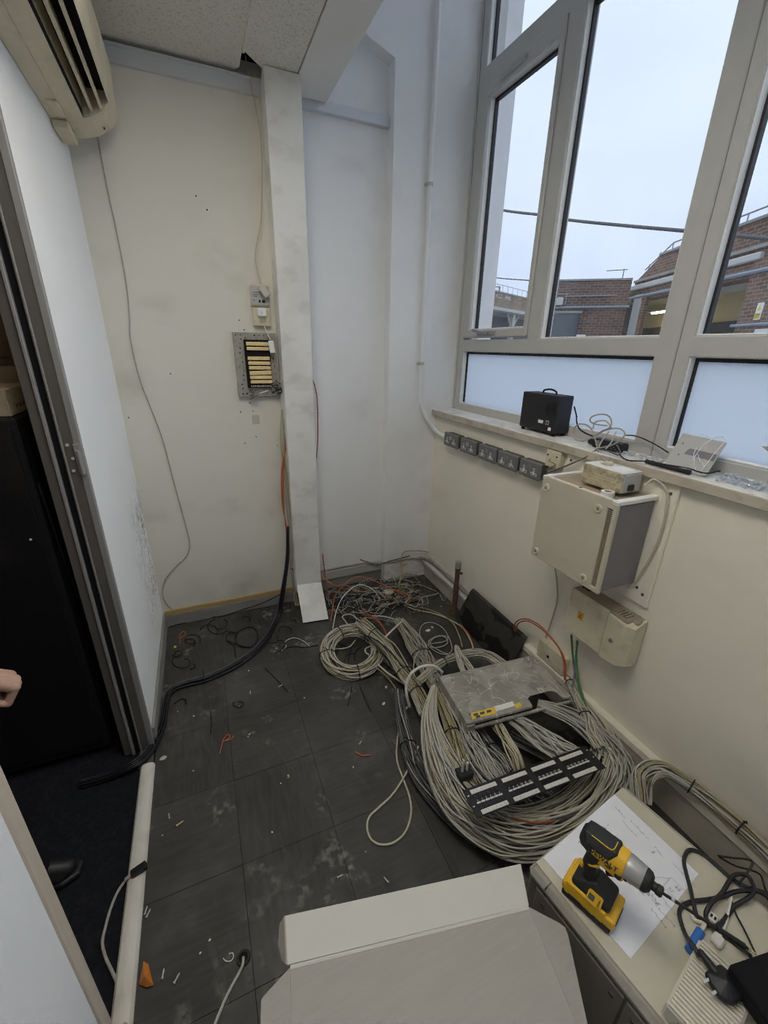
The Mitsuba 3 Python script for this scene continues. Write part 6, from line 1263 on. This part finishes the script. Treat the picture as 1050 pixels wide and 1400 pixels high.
for an_, to_ in (((-0.66, 1.10), (-0.525, 1.088)), ((-0.89, 1.25), (-0.74, 1.26))):
    d_ = unit((to_[0] - an_[0], to_[1] - an_[1], 0)); q_ = np.cross(ez, d_)
    c_ = np.array([an_[0], an_[1], 0.0]); L_ = math.hypot(to_[0] - an_[0], to_[1] - an_[1])
    s_ = frame(cat_(hull([(x, y, 0.012, 0.010) for x, y in ((-0.055, -0.022), (-0.055, 0.022), (0.03, -0.030), (0.03, 0.030), (L_ - 0.02, -0.032), (L_ - 0.02, 0.032), (L_ + 0.012, -0.014), (L_ + 0.012, 0.014))]), hull([(-0.025, 0, 0.055, 0.038), (0.02, 0, 0.055, 0.034), (L_ - 0.015, 0, 0.030, 0.026), (L_ - 0.03, -0.018, 0.024, 0.018), (L_ - 0.03, 0.018, 0.024, 0.018)])), c_, d_, q_, ez)
    obj('shoe', s_, 'm_shoe', pe, 50)
hr = trimesh.creation.icosphere(3, 0.1); hr.vertices *= np.array([1.0, 0.93, 0.9]); hr = trimesh.intersections.slice_mesh_plane(hr, (-0.55, 0, 0.85), (0, 0, 0.0), cap=True); hr.apply_translation((-0.80, 1.11, 1.70))
obj('hair', hr, 'm_hair', pe, True)
for y in (1.08, 1.14): obj('eye', trimesh.creation.icosphere(1, 0.012).apply_translation((-0.712, y, 1.675)), 'm_c_white', pe, True)
obj('mouth', bx(-0.705, -0.697, 1.085, 1.135, 1.602, 1.610, 0.003), 'm_c_copper', pe)
# ------------------------------------------------------------------ litter on the floor
rng = np.random.default_rng(8)
def at0(x, y, z=0.0): return fl(x, y, z)
def chip(x, y, w, m, label, group=None, name='plaster_chip', cat='plaster chip', h=0.005):
    a = rng.uniform(0, 3.14); n_ = 6
    o = np.array([(w * (0.5 + 0.5 * rng.random()) * math.cos(t), w * (0.4 + 0.4 * rng.random()) * math.sin(t)) for t in np.linspace(0, 6.28, n_, endpoint=False)])
    v = np.vstack([np.c_[o, np.full(n_, 0.0006)], np.c_[o * 0.6, np.full(n_, h)]])
    m_ = trimesh.convex.convex_hull(v); m_.apply_transform(rot(math.degrees(a))); m_.apply_translation(at0(x, y))
    solo(name, m_, m, label, cat, group)
chip(528, 940, 0.011, 'm_c_cream', 'square cream plastic chip on the floor below the ring coil', name='plastic_chip', cat='plastic chip')
chip(525, 962, 0.012, 'm_white', 'largest white plaster chip, on the floor below the ring coil')
chip(394, 1063, 0.008, 'm_c_cream', 'cream plastic piece in the middle of the floor', name='plastic_chip', cat='plastic chip', h=0.012)
chip(585, 862, 0.020, 'm_c_white', 'white torn scrap on the floor inside the small cable loops', name='paper_scrap', cat='paper scrap')
chip(591, 858, 0.014, 'm_c_cream', 'cream torn scrap next to the white one by the small cable loops', name='paper_scrap', cat='paper scrap')
chip(223, 1037, 0.018, 'm_c_pale', 'pale flake on the floor at the end of the threshold strip', name='paper_scrap', cat='paper scrap', h=0.002)
for x, y in ((384, 1071), (339, 1007), (341, 1004), (264, 1054), (416, 954), (483, 1049), (243, 973), (265, 979), (372, 1138), (512, 862), (560, 839), (569, 833), (603, 829), (340, 917), (320, 958), (327, 966), (500, 1165), (287, 1285), (274, 1303), (222, 1142)):
    chip(x, y, rng.uniform(0.0025, 0.0055), 'm_white', 'tiny white plaster chip on the dark floor', 'plaster chips on the floor', h=0.003)
sm = [mikit.ply(place(screw_mesh(0.022, 0.0019), (0, 0, 0.0045), rot(90, (0, 1, 0))), 'm_trim_metal')]
for x, y, a, l in ((381, 940, 20, 'screw lying by the slanting black tie on the floor'), (342, 950, 80, 'screw on the floor just below the black cable bundle'), (491, 1019, 40, 'screw on the floor just above the orange offcut'), (232, 1120, 100, 'screw on the floor next to the brass screw'), (198, 1252, 75, 'screw touching the threshold strip below the power lead connector, nearer one'), (222, 1340, 80, 'screw just right of the orange plastic scrap'), (238, 1346, 50, 'second screw to the right of the orange plastic scrap'), (461, 1201, 0, 'screw on the floor above the middle of the carton flap'), (531, 1208, 110, 'dark pointing screw on the floor by the right half of the carton flap'), (200, 1256, 60, 'screw beside the threshold strip, the one a little further from the strip')):
    k = numbered('floor_screw'); p = at0(x, y)
    scene[k] = {**sm[0], 'to_world': TF().translate(p.tolist()).rotate([0, 0, 1], a)}
    labels[k] = {'label': l, 'category': 'screw'}
solo('gold_screw', place(screw_mesh(0.025, 0.0022), at0(241, 1129, 0.005), rot(90, (0, 1, 0)), rot(20)), 'm_brass', 'brass screw on the floor near the threshold strip', 'screw')
for pts, l in ((((288, 972), (289, 988), (288, 1004)), 'straight black cable tie lying upright in view on the left of the floor'), (((362, 913), (377, 928), (394, 946)), 'straight black cable tie lying slantwise beyond the middle of the floor'), (((481, 938), (479, 951), (475, 965)), 'black cable tie tail below the ring coil, left one'), (((492, 938), (499, 956), (507, 973)), 'black cable tie tail below the ring coil, longer right one')):
    solo('cable_tie_strip', cable([at0(x, y, 0.003) for x, y in pts], 0.0020, 6, 5), 'm_c_black', l, 'cable tie')
lone('cable_offcut', [at0(x, y, 0.004) for x, y in ((238, 962), (243, 958), (249, 955), (254, 957), (254, 962))], 0.0028, 'm_c_black', 'black hooked cable offcut beside the black bundle', cat='cable offcut')
lone('orange_tie', [at0(x, y, 0.004) for x, y in ((300, 1031), (303, 1020), (306, 1010), (312, 1004), (314, 1008), (309, 1012), (305, 1013), (312, 1012), (318, 1009), (319, 1006))], 0.0020, 'm_c_orange', 'orange plastic tie on the middle of the floor', cat='cable tie')
lone('cable_offcut', [at0(x, y, 0.004) for x, y in ((486, 1028), (491, 1031), (497, 1033), (506, 1032))], 0.0026, 'm_c_orange', 'orange cable offcut on the floor left of the heap', cat='cable offcut')
lone('cable_offcut', [at0(x, y, 0.003) for x, y in ((537, 981), (541, 985), (549, 987), (556, 984))], 0.0026, 'm_c_dark', 'dark hooked offcut on the floor by the heap', cat='cable offcut')
lone('orange_tie', [at0(x, y, 0.004) for x, y in ((245, 873), (247, 866), (252, 863), (253, 868), (247, 872), (246, 880))], 0.0020, 'm_c_orange', 'orange tie in the left back corner of the floor', cat='cable tie')
chip(239, 885, 0.012, 'm_yellow', 'yellow plastic bit in the left back corner of the floor', name='plastic_chip', cat='plastic chip', h=0.008)
mat('m_orange_plastic', (0.62, 0.20, 0.03), 0.35)
pts = [at0(190, 1346, 0.004), at0(196, 1314, 0.02), at0(203, 1318, 0.012), at0(204, 1330, 0.02), at0(210, 1347, 0.006), at0(200, 1350, 0.006), at0(197, 1334, 0.032)]
solo('orange_scrap', trimesh.convex.convex_hull(np.array(pts)), 'm_orange_plastic', 'crumpled orange plastic scrap beside the threshold strip', 'plastic scrap')
fh = thing('floor_grommet', 'black round floor outlet with a cable in front of the carton', 'floor outlet')
hp_ = at0(333, 1310)
obj('rim', lathe([(0.010, 0.0012), (0.018, 0.0012), (0.017, 0.004), (0.011, 0.004), (0.010, 0.0012)], 20).apply_translation(hp_), 'm_black_gloss', fh, 40)
obj('hole', place(trimesh.creation.cylinder(0.011, 0.0012, sections=18), hp_ + np.array([0, 0, 0.0014])), 'm_black_matte', fh)
lone('floor_cable', [hp_ + np.array([0, 0, 0.004]), at0(332, 1318, 0.012), at0(328, 1328, 0.006), at0(318, 1346, 0.005), at0(308, 1366, 0.005), at0(296, 1395, 0.005), at0(288, 1415, 0.005)], 0.0036, 'm_c_pale', 'pale cable coming out of the black floor outlet')
lone('floor_ring', [at0(x, y, 0.003) for x, y in ((305, 1310), (309, 1314), (315, 1314), (319, 1309), (318, 1303), (313, 1304))], 0.0012, 'm_c_white', 'white wire ring on the floor beside the black floor outlet', cat='wire')
